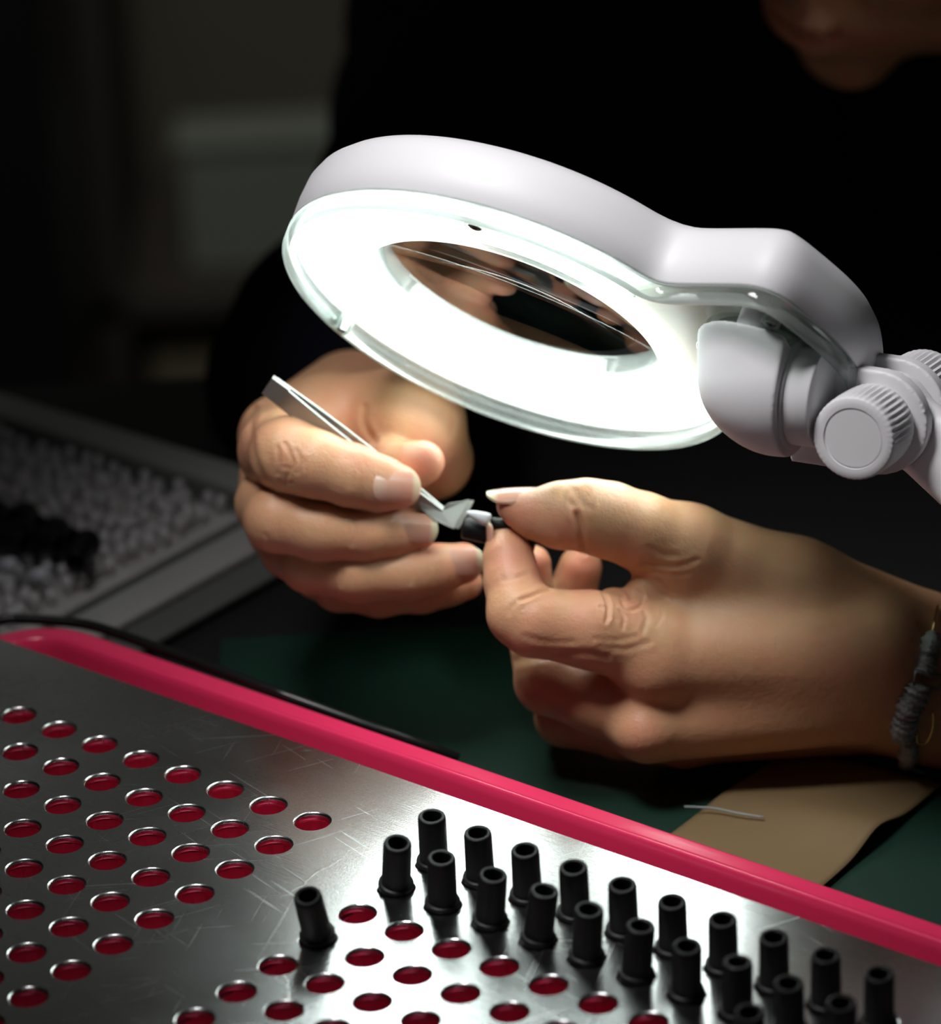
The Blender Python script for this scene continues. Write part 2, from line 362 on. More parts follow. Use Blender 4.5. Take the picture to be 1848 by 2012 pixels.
PLASTIC = mat('white_plastic', (0.80, 0.79, 0.81), 0.5, bump=0.04, bscale=900, bdist=0.0004)
ALU = aluminium(); SKIN = skin(); NAIL = nail_mat()
STEEL = mat('tweezer_steel', (0.36, 0.36, 0.34), 0.42, 0.55, bump=0.1, bscale=300, bdist=0.0003)
PINK = mat('pink_plastic', (0.78, 0.035, 0.12), 0.22, bump=0.05, bscale=150, bdist=0.0005)
REDIN = mat('red_plastic', (0.82, 0.075, 0.20), 0.4)
RUBBER = mat('black_rubber', (0.007, 0.007, 0.007), 0.45, Specular_IOR_Level=0.32, var=0.3, vscale=120, bump=0.08, bscale=500, bdist=0.0003)
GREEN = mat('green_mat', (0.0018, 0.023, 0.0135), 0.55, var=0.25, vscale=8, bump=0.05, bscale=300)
NAVY = mat('navy_cloth', (0.003, 0.0035, 0.007), 0.95, Specular_IOR_Level=0.08, bump=0.3, bscale=600, bdist=0.001)
HAIRM = mat('hair_black', (0.01, 0.008, 0.007), 0.5)

# ================================================================== room
def slab(name, c, hx, hy, hz, m, kind='structure', parent=None):
    o = MB().box(c, Vector((hx, 0, 0)), Vector((0, hy, 0)), Vector((0, 0, hz))).build(name, m, parent, smooth=False)
    if kind: o['kind'] = kind
    return o
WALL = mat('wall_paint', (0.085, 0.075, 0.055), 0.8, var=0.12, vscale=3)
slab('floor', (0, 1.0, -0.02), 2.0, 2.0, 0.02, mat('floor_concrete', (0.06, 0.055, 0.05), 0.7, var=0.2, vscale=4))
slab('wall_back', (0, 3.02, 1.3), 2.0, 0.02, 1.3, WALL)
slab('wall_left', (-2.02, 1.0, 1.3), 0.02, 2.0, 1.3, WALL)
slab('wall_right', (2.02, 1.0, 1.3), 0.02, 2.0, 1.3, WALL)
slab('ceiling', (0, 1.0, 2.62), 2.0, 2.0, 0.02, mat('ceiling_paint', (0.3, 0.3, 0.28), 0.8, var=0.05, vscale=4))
X_ = Vector((1, 0, 0)); Y_ = Vector((0, 1, 0)); Z_ = Vector((0, 0, 1))
def onY(px, py, Y):
    d = RT * ((px - CX) / F) + DN * ((py - CY) / F) + FW
    return CAM + d * (Y / d.y)
# ---- low shelf with boxes at the back wall
shelf_z = onY(500, 585, 2.75).z
sx0, sx1 = onY(190, 585, 2.75).x, 0.55
root = empty('storage_shelf', ((sx0 + sx1) / 2, 2.86, 0), 'low dark brown shelf against the back wall under the grey box', 'shelf')
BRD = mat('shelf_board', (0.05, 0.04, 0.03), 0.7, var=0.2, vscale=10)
def part_box(name, c, hx, hy, hz, m, rt, bevel=0.0):
    o = MB().box(c, X_ * hx, Y_ * hy, Z_ * hz).build(name, m, rt, root=rt.location, smooth=False)
    if bevel: bev(o, bevel)
    return o
part_box('shelf_board', ((sx0 + sx1) / 2, 2.86, shelf_z), (sx1 - sx0) / 2, 0.12, 0.008, BRD, root, 0.001)
part_box('back_panel', ((sx0 + sx1) / 2, 2.975, 0.62), (sx1 - sx0) / 2, 0.005, 0.61, mat('shelf_back', (0.10, 0.088, 0.062), 0.8, var=0.2, vscale=6), root)
for x in (sx0 + 0.01, sx1 - 0.01): part_box('side_panel', (x, 2.86, 0.62), 0.01, 0.12, 0.62, BRD, root, 0.001)
part_box('shelf_board', ((sx0 + sx1) / 2, 2.86, 1.23), (sx1 - sx0) / 2, 0.12, 0.008, BRD, root, 0.001)
a = onY(372, 570, 2.78); b_ = onY(900, 245, 2.78)
t = empty('storage_box', ((a.x + b_.x) / 2, 2.86, shelf_z + 0.008), 'blurred grey green storage box on the low shelf behind the lamp', 'box')
GB = mat('grey_green_plastic', (0.20, 0.21, 0.17), 0.6, var=0.06, vscale=8)
hh = (b_.z - shelf_z - 0.008)
part_box('body', ((a.x + b_.x) / 2, 2.80, shelf_z + 0.008 + hh * 0.44), (b_.x - a.x) / 2, 0.02, hh * 0.44, GB, t, 0.004)
part_box('lid', ((a.x + b_.x) / 2, 2.80, shelf_z + 0.008 + hh * 0.94), (b_.x - a.x) / 2 + 0.004, 0.023, hh * 0.06, GB, t, 0.003)
t = empty('cardboard_box', (0.05, 2.86, 0.0), 'plain brown cardboard box standing on the floor under the low shelf', 'box')
CB = mat('brown_card', (0.16, 0.13, 0.08), 0.8, var=0.1, vscale=12)
cz = (shelf_z - 0.03) / 2; cx0 = sx0 + 0.03
part_box('carton', ((cx0 + 0.5) / 2, 2.86, cz * 0.98), (0.5 - cx0) / 2, 0.1, cz * 0.98, CB, t, 0.002)
part_box('flap', ((cx0 + 0.5) / 2, 2.81, cz * 1.965), (0.5 - cx0) / 2, 0.048, 0.0015, CB, t)
# dark cabinet at the left edge
a = onY(118, 300, 2.5)
t = empty('metal_cabinet', (a.x - 0.2, 2.62, 0), 'tall black metal cabinet at the left edge behind the desk', 'cabinet')
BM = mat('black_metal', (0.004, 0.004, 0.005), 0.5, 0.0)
part_box('body', (a.x - 0.2, 2.64, 0.8), 0.195, 0.12, 0.8, BM, t, 0.003)
d = part_box('door', (a.x - 0.2, 2.51, 0.8), 0.192, 0.009, 0.78, BM, t, 0.002)
o = MB().tube([(a.x - 0.33, 2.50, 0.75), (a.x - 0.33, 2.475, 0.76), (a.x - 0.33, 2.475, 0.86), (a.x - 0.33, 2.50, 0.87)], 0.005).build('handle', STEEL, d, root=t.location); 
# dark blue work bag hanging beside it
p = onY(168, 175, 2.9)
t = empty('hanging_bag', (p.x, 2.97, p.z), 'narrow dark blue bag hanging on the back wall beside the cabinet', 'bag')
bb = Fld((-20, -70, -20), (20, 70, 20), 2.5); bb.ell((0, 10, 0), (12, 48, 8)); bb.cone((0, -40, 0), (0, 30, 0), 7, 11, 8)
P, Q = bb.mesh(); P = P * 0.001; W = np.stack([p.x + P[:, 0], 2.97 + P[:, 2] * 1.6, p.z - P[:, 1]], 1)
mesh_obj('pouch', W, Q[:, ::-1], mat('blue_black_cloth', (0.004, 0.005, 0.012), 0.9), t, root=t.location)
MB().tube([(p.x - 0.006, 2.975, p.z + 0.04), (p.x - 0.004, 2.985, p.z + 0.14), (p.x + 0.004, 2.985, p.z + 0.14), (p.x + 0.006, 2.975, p.z + 0.04)], 0.002).build('strap', NAVY, t, root=t.location)
MB().tube([(p.x, 2.975, p.z + 0.138), (p.x, 3.0, p.z + 0.136)], 0.003).build('hook', STEEL, t, root=t.location)

# ================================================================== work table
TZ = 0.741
t = empty('work_table', (0, 1.0, 0), 'long dark work table under the green cutting mat', 'table')
WOOD = mat('table_laminate', (0.008, 0.008, 0.008), 0.5, var=0.2, vscale=10)
part_box('tabletop', (0, 0.93, TZ - 0.0165), 0.9, 0.57, 0.0145, WOOD, t, 0.002)
for x in (-0.85, 0.85):
    for y in (0.42, 1.44): part_box('leg', (x, y, (TZ - 0.031) / 2), 0.025, 0.025, (TZ - 0.031) / 2, BM, t, 0.002)
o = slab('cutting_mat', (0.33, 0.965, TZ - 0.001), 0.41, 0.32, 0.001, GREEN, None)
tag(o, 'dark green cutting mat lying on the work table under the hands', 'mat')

# brown card sheet
corn = [(1568, 1476), (1600, 1478), (1846, 1545), (1600, 1760), (1290, 1668), (1535, 1493)]
cw = [onplane(x, y, TZ + 0.001) for x, y in corn]
A0, B0, C0, D0 = onplane(1556, 1470, TZ + .001), onplane(1850, 1546, TZ + .001), onplane(1560, 1795, TZ + .001), onplane(1270, 1680, TZ + .001)
V = []; Fc = []; n = 24
for i in range(n + 1):
    for j in range(n + 1):
        u, v = i / n, j / n
        uu, vv = u, v
        du = max(0, 0.16 - u) / 0.16; dv = max(0, 0.12 - v) / 0.12
        if du > 0 and dv > 0:                      # rounded corner
            r = math.hypot(du, dv)
            if r > 1: uu = 0.16 - 0.16 * du / r; vv = 0.12 - 0.12 * dv / r
        p = (A0 * (1 - uu) + B0 * uu) * (1 - vv) + (D0 * (1 - uu) + C0 * uu) * vv
        z = 0.0012 + 0.0032 * math.exp(-((vv - 0.50 + 0.06 * uu) / 0.13) ** 2) * (0.25 + uu)
        V.append(p + Z_ * z)
for i in range(n):
    for j in range(n):
        a = i * (n + 1) + j; Fc.append([a, a + 1, a + n + 2, a + n + 1])
o = mesh_obj('cardboard_sheet', V, Fc, mat('brown_paper', (0.155, 0.10, 0.042), 0.75, var=0.08, vscale=30), origin=(V[0].x, V[0].y, TZ))  # brown set darker than the card's own, holding the shade it lies in
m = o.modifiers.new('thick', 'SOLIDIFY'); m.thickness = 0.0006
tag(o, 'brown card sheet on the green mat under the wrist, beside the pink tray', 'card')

# ================================================================== pink tray
def rrect(i0, i1, j0, j1, r, n=10):
    out = []
    for (ci, cj, a0) in ((i0 + r, j0 + r, 180), (i1 - r, j0 + r, 270), (i1 - r, j1 - r, 0), (i0 + r, j1 - r, 90)):
        for k in range(n + 1):
            a = math.radians(a0 + 90 * k / n); out.append((ci + r * math.cos(a), cj + r * math.sin(a)))
    return out
TI0, TI1, TJ0, TJ1 = -3.06, 31.5, -3.52, 14.2
tray = empty('plastic_tray', lat(14, 6, TZ), 'bright pink plastic tray holding the perforated metal plate', 'tray')
# profile: (inset from outer edge in mm, z relative to plate top in mm)
prof = [(2.5, -34), (1.2, -32.8), (0.3, -14), (0, -5), (0.5, -3.2), (1.4, -2.0), (1.9, -1.72), (2.3, -1.6), (2.6, -1.58), (4.5, -1.56), (7.0, -1.54), (7.4, -1.52), (8.0, -1.35), (8.5, -1.0), (9.0, -1.05), (9.6, -1.6), (10.3, -4.0), (12.6, -15), (14.0, -20.5), (15, -22), (16.5, -22.4)]
prof = [(a, b - 1.8) for a, b in prof]; prof[0] = (2.5, -34); prof[1] = (1.2, -33.0)
V = []; Fc = []
ring = []
for ins, z in prof:
    q = rrect(TI0 + ins / 16, TI1 - ins / 16, TJ0 + ins / 16, TJ1 - ins / 16, max(1.5 - ins / 16, 0.35))
    ring.append([lat(i, j, PZ + z * 0.001) for i, j in q])
nn = len(ring[0])
for R in ring: V += R
for k in range(len(ring) - 1):
    for a in range(nn):
        b = (a + 1) % nn; Fc.append([k * nn + a, k * nn + b, (k + 1) * nn + b, (k + 1) * nn + a])
Fc.append([(len(ring) - 1) * nn + a for a in range(nn)])
Fc.append([a for a in range(nn)][::-1])
mesh_obj('rim', V, Fc, PINK, tray, root=tray.location)
# faceted wells below the plate
blocks = [(i, j, 0) for j in range(0, 13) for i in range(-1, 8)] + [(9.68 + k, j - 0.03, 1) for j in range(0, 13) for k in range(0, 21)]
mb = MB()
for (i, j, bk) in blocks:
    c = lat(i, j, PZ - 0.0032); k0 = len(mb.v); n = 12
    for z, r in ((0, 0.0062), (-0.011, 0.0054)):
        for a in range(n):
            th = 2 * math.pi * (a + .3) / n; mb.v.append(c + Vector((math.cos(th) * r, math.sin(th) * r, z)))
    mb.f += [[k0 + (a + 1) % n, k0 + a, k0 + n + a, k0 + n + (a + 1) % n] for a in range(n)]
    mb.f.append([k0 + n + a for a in range(n)])

for i0_, i1_ in ((7.3, 9.4),):
    mb.f.append([len(mb.v) + q for q in (0, 1, 2, 3)]); mb.v += [lat(i0_, -0.5, PZ - .0032), lat(i1_, -0.5, PZ - .0032), lat(i1_, 12.5, PZ - .0032), lat(i0_, 12.5, PZ - .0032)]
mb.build('socket_insert', REDIN, tray, root=tray.location, smooth=False)

# ================================================================== perforated plate
TK = 0.0026; HR = 0.00475; CH = 0.0006
bm = bmesh.new()
def cell(ci, cj, hi, hj, lo_i, lo_j, hole=True):
    pass
def put(i, j, z): return bm.verts.new(lat(i, j, PZ + z) - lat(0, 0, 0) + Vector((0, 0, 0)))
NS = 48
def hole_cell(ci, cj, i0, i1, j0, j1):
    rings = []
    for r, z in ((HR + CH + 0.0001, 0), (HR + CH, 0), (HR + CH * 0.35, -CH * 0.5), (HR, -CH * 1.2), (HR, -TK + CH), (HR + CH, -TK)):
        rings.append([put(ci + r / PITCH * math.cos(2 * math.pi * k / NS), cj + r / PITCH * math.sin(2 * math.pi * k / NS), z) for k in range(NS)])
    def sq(z):
        out = []
        for k in range(NS):
            a = 2 * math.pi * k / NS; c, s = math.cos(a), math.sin(a)
            ti = ((i1 - ci) / c) if c > 1e-6 else ((i0 - ci) / c if c < -1e-6 else 1e9)
            tj = ((j1 - cj) / s) if s > 1e-6 else ((j0 - cj) / s if s < -1e-6 else 1e9)
            t_ = min(ti, tj); out.append(put(ci + c * t_, cj + s * t_, z))
        return out
    top, bot = sq(0), sq(-TK)
    for L_ in (top, bot):
        for (a, b) in ((i0, j0), (i1, j0), (i1, j1), (i0, j1)):
            c = lat(a, b, PZ) - lat(0, 0, 0)
            q = min(L_, key=lambda v: (v.co.x - c.x) ** 2 + (v.co.y - c.y) ** 2); q.co.x = c.x; q.co.y = c.y
    # exact corners
    seq = [top] + rings + [bot]
    for A, B in zip(seq[:-1], seq[1:]):
        for k in range(NS): bm.faces.new([A[k], B[k], B[(k + 1) % NS], A[(k + 1) % NS]])
def plain(i0, i1, j0, j1):
    for z, fl in ((0, 0), (-TK, 1)):
        q = [put(i0, j0, z), put(i0, j1, z), put(i1, j1, z), put(i1, j0, z)]
        bm.faces.new(q if not fl else q[::-1])
for (i, j, bk) in blocks:
    jj0 = -0.5 if j < 0.5 else round(j) - 0.5; hole_cell(i, j, i - 0.5, i + 0.5, jj0, jj0 + 1)
PI0, PI1, PJ0, PJ1 = -2.7, 31.2, -2.03, 13.6
plain(7.5, 9.18, -0.5, 12.5); plain(PI0, -1.5, -0.5, 12.5); plain(30.18, PI1, -0.5, 12.5)
plain(PI0, PI1, PJ0, -0.5); plain(PI0, PI1, 12.5, PJ1)
for (a, b) in (((PI0, PJ0), (PI1, PJ0)), ((PI1, PJ0), (PI1, PJ1)), ((PI1, PJ1), (PI0, PJ1)), ((PI0, PJ1), (PI0, PJ0))):
    q = [put(*a, 0), put(*b, 0), put(*b, -TK), put(*a, -TK)]; bm.faces.new(q)
bmesh.ops.remove_doubles(bm, verts=bm.verts, dist=1e-6)
bmesh.ops.recalc_face_normals(bm, faces=bm.faces)
for f in bm.faces:
    f.smooth = abs(f.normal.z) < 0.9
me = bpy.data.meshes.new('perforated_plate'); 
org = lat(14, 6, PZ - TK)
off = lat(0, 0, 0)
for v in bm.verts: v.co = v.co + off - org
bm.normal_update()
up_ = sum(f.normal.z * f.calc_area() for f in bm.faces if f.calc_center_median().z > TK * 0.9)
if up_ < 0: bmesh.ops.reverse_faces(bm, faces=bm.faces)
bm.to_mesh(me); bm.free(); me.materials.append(ALU)
plate = bpy.data.objects.new('perforated_plate', me); COL.objects.link(plate); plate.location = org
tag(plate, 'brushed aluminium plate with rows of round holes resting in the pink tray', 'metal plate')

# ================================================================== black rubber tubes standing in the plate
def tube_parts(root, name=True):
    s = MB()
    s.lathe((0, 0, 0), Z_, [(-0.0022, 0.0044), (-0.0002, 0.0046), (0.0003, 0.0047), (0.0004, 0.00475), (0.0009, 0.0048), (0.0014, 0.00465), (0.0016, 0.0042), (0.00165, 0.00395), (0.0017, 0.00392), (0.0140, 0.00382), (0.0148, 0.00378), (0.0153, 0.0036), (0.0155, 0.0033), (0.0155, 0.0028), (0.0153, 0.0025), (0.0148, 0.0024), (-0.0015, 0.0023)], 40, caps=False)
    return s
tubes = [  # (i, j, observed top centre in the photo or None, wording)
    (9.68, 0, (848, 1605)), (10.68, 0, (938, 1638)), (11.68, 0, (1031, 1672)), (12.68, 0, (1126, 1706)), (13.68, 0, (1222, 1740)),
    (14.68, 0, (1320, 1773)), (15.68, 0, (1419, 1808)), (16.68, 0, (1520, 1843)), (17.68, 0, (1622, 1878)), (18.68, 0, (1727, 1915)),
    (9.68, 1, (781, 1659)), (10.68, 1, (867, 1687)), (11.68, 1, (969, 1721)), (12.68, 1, (1070, 1752)), (13.68, 1, (1157, 1789)),
    (14.68, 1, (1259, 1821)), (15.68, 1, (1350, 1861)), (16.68, 1, (1449, 1890)), (17.68, 1, (1549, 1934)), (18.68, 1, (1652, 1973)),
    (17.68, 2, (1472, 1992)), (9.68, 3, (603, 1762))]
words = ['first', 'second', 'third', 'fourth', 'fifth', 'sixth', 'seventh', 'eighth', 'ninth', 'tenth']
proto = None
for n_, (i, j, top) in enumerate(tubes):
    base = lat(i, j - 0.03)
    tp = onplane(top[0], top[1], PZ + 0.0155) - base
    tl = Vector((tp.x, tp.y, 0)); L_ = 0.0155
    tl *= min(1, 0.0055 / max(tl.length, 1e-6))
    ax = Vector((tl.x, tl.y, L_)).normalized()
    lift = 0.0007 * (tl.length / 0.003)
    if proto is None:
        proto = mesh_obj('rubber_tube', [tuple(v) for v in tube_parts(None).v], tube_parts(None).f, RUBBER); o = proto; sharp(o, 26)
    else:
        o = proto.copy(); COL.objects.link(o)
    o.location = base + Z_ * min(lift, 0.001)
    o.rotation_euler = Z_.rotation_difference(ax).to_euler()
    if j == 0: lb = 'black rubber tube in the row nearest the pink rim, %s from its left end' % words[n_]
    elif j == 1: lb = 'black rubber tube in the second row from the pink rim, %s from its left end' % words[n_ - 10]
    elif j == 2: lb = 'black rubber tube in the third row, mostly cut off by the bottom edge'
    else: lb = 'black rubber tube standing alone and leaning left, apart from the rows'
    tag(o, lb, 'rubber tube', 'black rubber tubes standing in the plate')

# ================================================================== magnifier lamp
PHI, AL = math.radians(70.5), math.radians(21.6)
E1 = vdir(math.cos(AL), math.sin(AL), 0); NN = vdir(-math.sin(AL) * math.sin(PHI), math.cos(AL) * math.sin(PHI), -math.cos(PHI)); E2 = NN.cross(E1)
LC = at(1009, 620, 1.25)
def fp(u, v, h=0.0): return LC + E1 * (u * .001) + E2 * (v * .001) + NN * (h * .001)    # face-plane mm
lamp = empty('magnifier_lamp', (0.62, 1.10, TZ), 'white round magnifying lamp with glowing ring held above the hands', 'magnifier lamp')
LR = Vector((0.62, 1.10, TZ))
PSI = math.radians(34)
def outline(grow=0.0, n_arc=96):
    """closed outline of the head: circle with a neck block (mm in the face plane)."""
    R = 66.0; pts = []
    ax = np.array([math.cos(PSI), math.sin(PSI)]); pe = np.array([-math.sin(PSI), math.cos(PSI)])
    j = math.radians(27)
    for k in range(n_arc + 1):                     # circle from +j round to -j (the long way)
        a = j + (2 * math.pi - 2 * j) * k / n_arc
        pts.append(ax * R * math.cos(a) + pe * R * math.sin(a))
    neck = [(60, -30.5), (67, -31.5), (74, -33), (84, -35), (90, -36), (94, -35), (97, -31.5), (101, -20), (104, -10), (105.2, 0)]
    neck = neck + [(a, -b) for a, b in neck[-2::-1]]
    for a, b in neck: pts.append(ax * a + pe * b)
    pts = np.array(pts)
    # resample evenly and smooth
    P = np.vstack([pts, pts[:1]]); d = np.r_[0, np.cumsum(np.linalg.norm(np.diff(P, axis=0), axis=1))]
    s = np.linspace(0, d[-1], 201)[:-1]; P = np.stack([np.interp(s, d, P[:, 0]), np.interp(s, d, P[:, 1])], 1)
    for _ in range(4): P = 0.5 * P + 0.25 * (np.roll(P, 1, 0) + np.roll(P, -1, 0))
    T = np.roll(P, -1, 0) - np.roll(P, 1, 0); T /= np.linalg.norm(T, axis=1, keepdims=True); Nn = np.stack([T[:, 1], -T[:, 0]], 1)
    Nn *= np.sign((Nn * P).sum())
    for _ in range(2): Nn = 0.5 * Nn + 0.25 * (np.roll(Nn, 1, 0) + np.roll(Nn, -1, 0))
    return P + Nn * grow
OUT0 = outline()
def circ_like(O, r, c=(0, 0)):            # circle sampled at the outline's angles
    a = np.arctan2(O[:, 1], O[:, 0]); return np.stack([c[0] + r * np.cos(a), c[1] + r * np.sin(a)], 1)
def loft(rings, closed_tube=True):
    V = []; Fc = []; n = len(rings[0][0])
    for P, h in rings: V += [fp(x, y, h) for x, y in P]
    m = len(rings)
    for k in range(m if closed_tube else m - 1):
        for a in range(n):
            b = (a + 1) % n; k2 = (k + 1) % m; Fc.append([k * n + a, k * n + b, k2 * n + b, k2 * n + a])
    return V, Fc
LENS_R = 44.0
rings = []
for g, h in ((-2.6, 0), (-0.5, 0), (0, -0.5), (0.3, -8), (0, -14), (-1.2, -17.5), (-3.5, -20.2), (-7, -22), (-11, -22.8)): rings.append((outline(g), h * 0.93))
for r, h in ((49, -21.5), (46, -21), (44.4, -20), (43.8, -8.6), (46.4, -8.4), (46.6, -2.6)): rings.append((circ_like(OUT0, r), h))
rings.append((circ_like(OUT0, 46.8), -2.4)); rings.append((circ_like(OUT0, 64), -2.6)); rings.append((outline(-2.8), -2.6))
V, Fc = loft(rings); house = mesh_obj('lamp_housing', V, Fc, PLASTIC, lamp, root=LR)
bm = bmesh.new(); bm.from_mesh(house.data); bmesh.ops.recalc_face_normals(bm, faces=bm.faces); bm.to_mesh(house.data); bm.free(); sharp(house, 50)

# glowing ring (a lamp that gives off light), open at the neck
RING = emis('ring_light', (0.93, 1.0, 0.985), RING_STRENGTH)
mb = MB(); nseg = 88; gap = math.radians(38)
for sgn, ro in ((0, 0),):
    k0 = 0
    prof_r = [(48.5, -0.9), (50.0, -0.3), (55.5, 0.1), (61.5, -0.3), (63.2, -0.9), (63.2, -2.2), (48.5, -2.2)]
    for k in range(nseg + 1):
        a = PSI + gap + (2 * math.pi - 2 * gap) * k / nseg
        for r, h in prof_r: mb.v.append(fp(r * math.cos(a), r * math.sin(a), h))
    m = len(prof_r)
    for k in range(nseg):
        for q in range(m):
            q2 = (q + 1) % m; mb.f.append([k * m + q, k * m + q2, (k + 1) * m + q2, (k + 1) * m + q])
    mb.f.append(list(range(m))); mb.f.append([nseg * m + q for q in range(m)][::-1])
ro = mb.build('ring_light', RING, lamp, root=LR)
bm = bmesh.new(); bm.from_mesh(ro.data); bmesh.ops.recalc_face_normals(bm, faces=bm.faces); bm.to_mesh(ro.data); bm.free(); sharp(ro, 50)
MB().lathe(fp(0, 0, 0), NN, [(-.0078, .0462), (-.0078, .0440), (.0006, .0440), (.0012, .0446), (.0012, .0462), (.0002, .0478), (-.0021, .0478), (-.0021, .0462), (-.0115, .0462)], 96, caps=False).build('ring_light_collar', RING, lamp, root=LR)
# neck panel under the cover, slightly warm grey
BEI = mat('warm_grey_panel', (0.42, 0.40, 0.33), 0.4, var=0.15, vscale=60)
a_ = Vector((math.cos(PSI), math.sin(PSI))); p_ = Vector((-math.sin(PSI), math.cos(PSI)))
def ap(al, pe, h): return fp(a_.x * al + p_.x * pe, a_.y * al + p_.y * pe, h)
mb = MB(); poly = []
for k in range(9):
    a = -0.42 + 0.84 * k / 8; poly.append((49 * math.cos(a), 49 * math.sin(a)))
poly += [(60, 27), (66, 28), (86, 31), (94, 25), (99, 0), (94, -25), (86, -31), (66, -28), (60, -27)]
mb.prism([ap(x, y, -2.4) for x, y in poly], NN * 0.0012); mb.build('neck_panel', BEI, lamp, root=LR, smooth=False)
# clear cover: sheet, lip and outer wall
CLEAR = clear('clear_cover', (0.97, 1.0, 0.985), 0.02)
CLRIM = clear('clear_rim', (0.95, 1.0, 0.975), 0.05, 0.24)
rings = [(outline(-0.2), 0.2), (outline(0.2), 1.0), (outline(0.1), 4.6), (outline(-0.5), 5.4), (outline(-1.6), 5.6), (outline(-2.2), 5.2), (outline(-2.4), 1.6), (outline(-2.2), 0.4)]
V, Fc = loft(rings); cov = mesh_obj('cover_rim', V, Fc, CLRIM, lamp, root=LR)
bm = bmesh.new(); bm.from_mesh(cov.data); bmesh.ops.recalc_face_normals(bm, faces=bm.faces); bm.to_mesh(cov.data); bm.free()
rings = [(outline(-2.4), 1.7), (circ_like(OUT0, 61), 2.6), (circ_like(OUT0, 52), 2.6), (circ_like(OUT0, 47), 2.4), (circ_like(OUT0, 43.8), 2.2)]
V, Fc = loft(rings, False); mesh_obj('cover_sheet', V, Fc, CLEAR, lamp, root=LR)
# inner frame ring around the lens: thin stepped white lip
mb = MB()
axisN = NN
mb.lathe(fp(0, 0, 0), NN, [(-0.0078, 0.0436), (0.0016, 0.0437), (0.0023, 0.0433), (0.0023, 0.0430), (0.0016, 0.0426), (-0.0078, 0.0426), (-0.0078, 0.0436)], 96, caps=False)
lf = mb.build('lens_ring', CLRIM, lamp, root=LR); sharp(lf, 30)
gk = MB().lathe(fp(0, 0, 0), NN, [(-.0198, .0436), (-.0198, .0424), (-.0088, .0424), (-.0088, .0436), (-.0198, .0436)], 96, caps=False).build('bore_shade_liner', RUBBER, lamp, root=LR); sharp(gk, 30)  # added black liner, stands in for the unlit bore behind the lens
# lens: biconvex glass
GL = mat('lens_glass', (0.97, 1.0, 0.995), 0.0); gb = GL.node_tree.nodes['Principled BSDF']; gb.inputs['Transmission Weight'].default_value = 1.0; gb.inputs['IOR'].default_value = 1.5
prof = []
Rl = 42.4; sag = 2.2
for k in range(15): 
    r = Rl * (1 - (k / 14.0)); prof.append((sag * (1 - (r / Rl) ** 2), r))
front = prof                                   # rim -> centre
lp = [(-(s_) - 1.2, r) for s_, r in front[::-1]] + [(s_ + 1.2, r) for s_, r in front]
lp = [(h * .001, max(r, 0.05) * .001) for h, r in lp]
MB().lathe(fp(0, 0, -6.4), NN, lp, 96).build('magnifying_lens', GL, lamp, root=LR)
# screws in the cover
SCR = mat('dark_screw', (0.05, 0.045, 0.04), 0.4, 0.6)
def screw(u, v, r=1.5, h=5.4, post=True):
    s = MB().lathe(fp(u, v, h - 3.2), NN, [(0, r * .001), (0.0030, r * .001), (0.0032, r * .0008), (0.0032, r * .0004), (0.0024, r * .0003)], 20)
    sc = s.build('screw', SCR, lamp, root=LR); sharp(sc, 40)
    if post: MB().lathe(fp(u, v, -1.8), NN, [(0, (r + 1.2) * .001), (h * .001 + .0018, (r + 1.2) * .001), (h * .001 + .0018, (r + 0.1) * .001), (.001, (r + 0.1) * .001)], 24, caps=False).build('screw_post', CLRIM, sc, root=LR)
screw(-17.5, 56.5, 1.9, 4.0)
q = a_ * 92 + p_ * 24; screw(q.x, q.y, 1.3, 5.0)
q = a_ * 92 - p_ * 24; screw(q.x, q.y, 1.3, 5.0)
screw(-44, -46, 1.5, 5.0)
# second clear step on the side of the cover towards the neck
def off_loop(g, i0, i1): 
    O = outline(g); n = len(O); return [O[(i0 + k) % n] for k in range((i1 - i0) % n)]
mb = MB()
ang = [math.radians(d) for d in range(62, 112, 2)]
mb.tube([fp(59.5 * math.cos(a), 59.5 * math.sin(a), 3.4) for a in ang], 0.0007, 8)
mb.build('cover_bead', CLRIM, lamp, root=LR)
# circular collar of clear plastic around the swivel mount
mc = a_ * 78
mb = MB().lathe(fp(mc.x, mc.y, -1.2), NN, [(0, .0165), (.0062, .0170), (.0066, .0165), (.0066, .0150), (.0060, .0145), (.0, .0143)], 64, caps=False)
mb.build('mount_collar', CLRIM, lamp, root=LR)
MB().lathe(fp(mc.x, mc.y, -1.2), NN, [(0, .0143), (.0016, .0143), (.0020, .0135), (.0020, .006)], 48).build('mount_disc', mat('mount_grey', (0.25, 0.2, 0.2), 0.25), lamp, root=LR)

# swivel joint, yoke, knobs, arm (built in the view frame, real thickness)
TJ = 1196.0
SCJ = F / TJ
Dk = np.array([0.42, -0.25, 0.872]); Dk /= np.linalg.norm(Dk)
Bs = np.array([-0.93, -0.13, 0.34]); Bs -= Dk * (Bs @ Dk); Bs /= np.linalg.norm(Bs)
Ar = np.array([0.80, 0.56, -0.2]); Ar -= Dk * (Ar @ Dk); Ar /= np.linalg.norm(Ar)
K0 = pm(1675, 862, TJ - 12)                     # centre of the knob's front face
def wv(v): return Vector(list(np.asarray(v) @ VM))
def wp(p): return Vector(list(v2w(p)))
HC = K0 + Dk * 27                               # hinge centre (middle of the tongue)
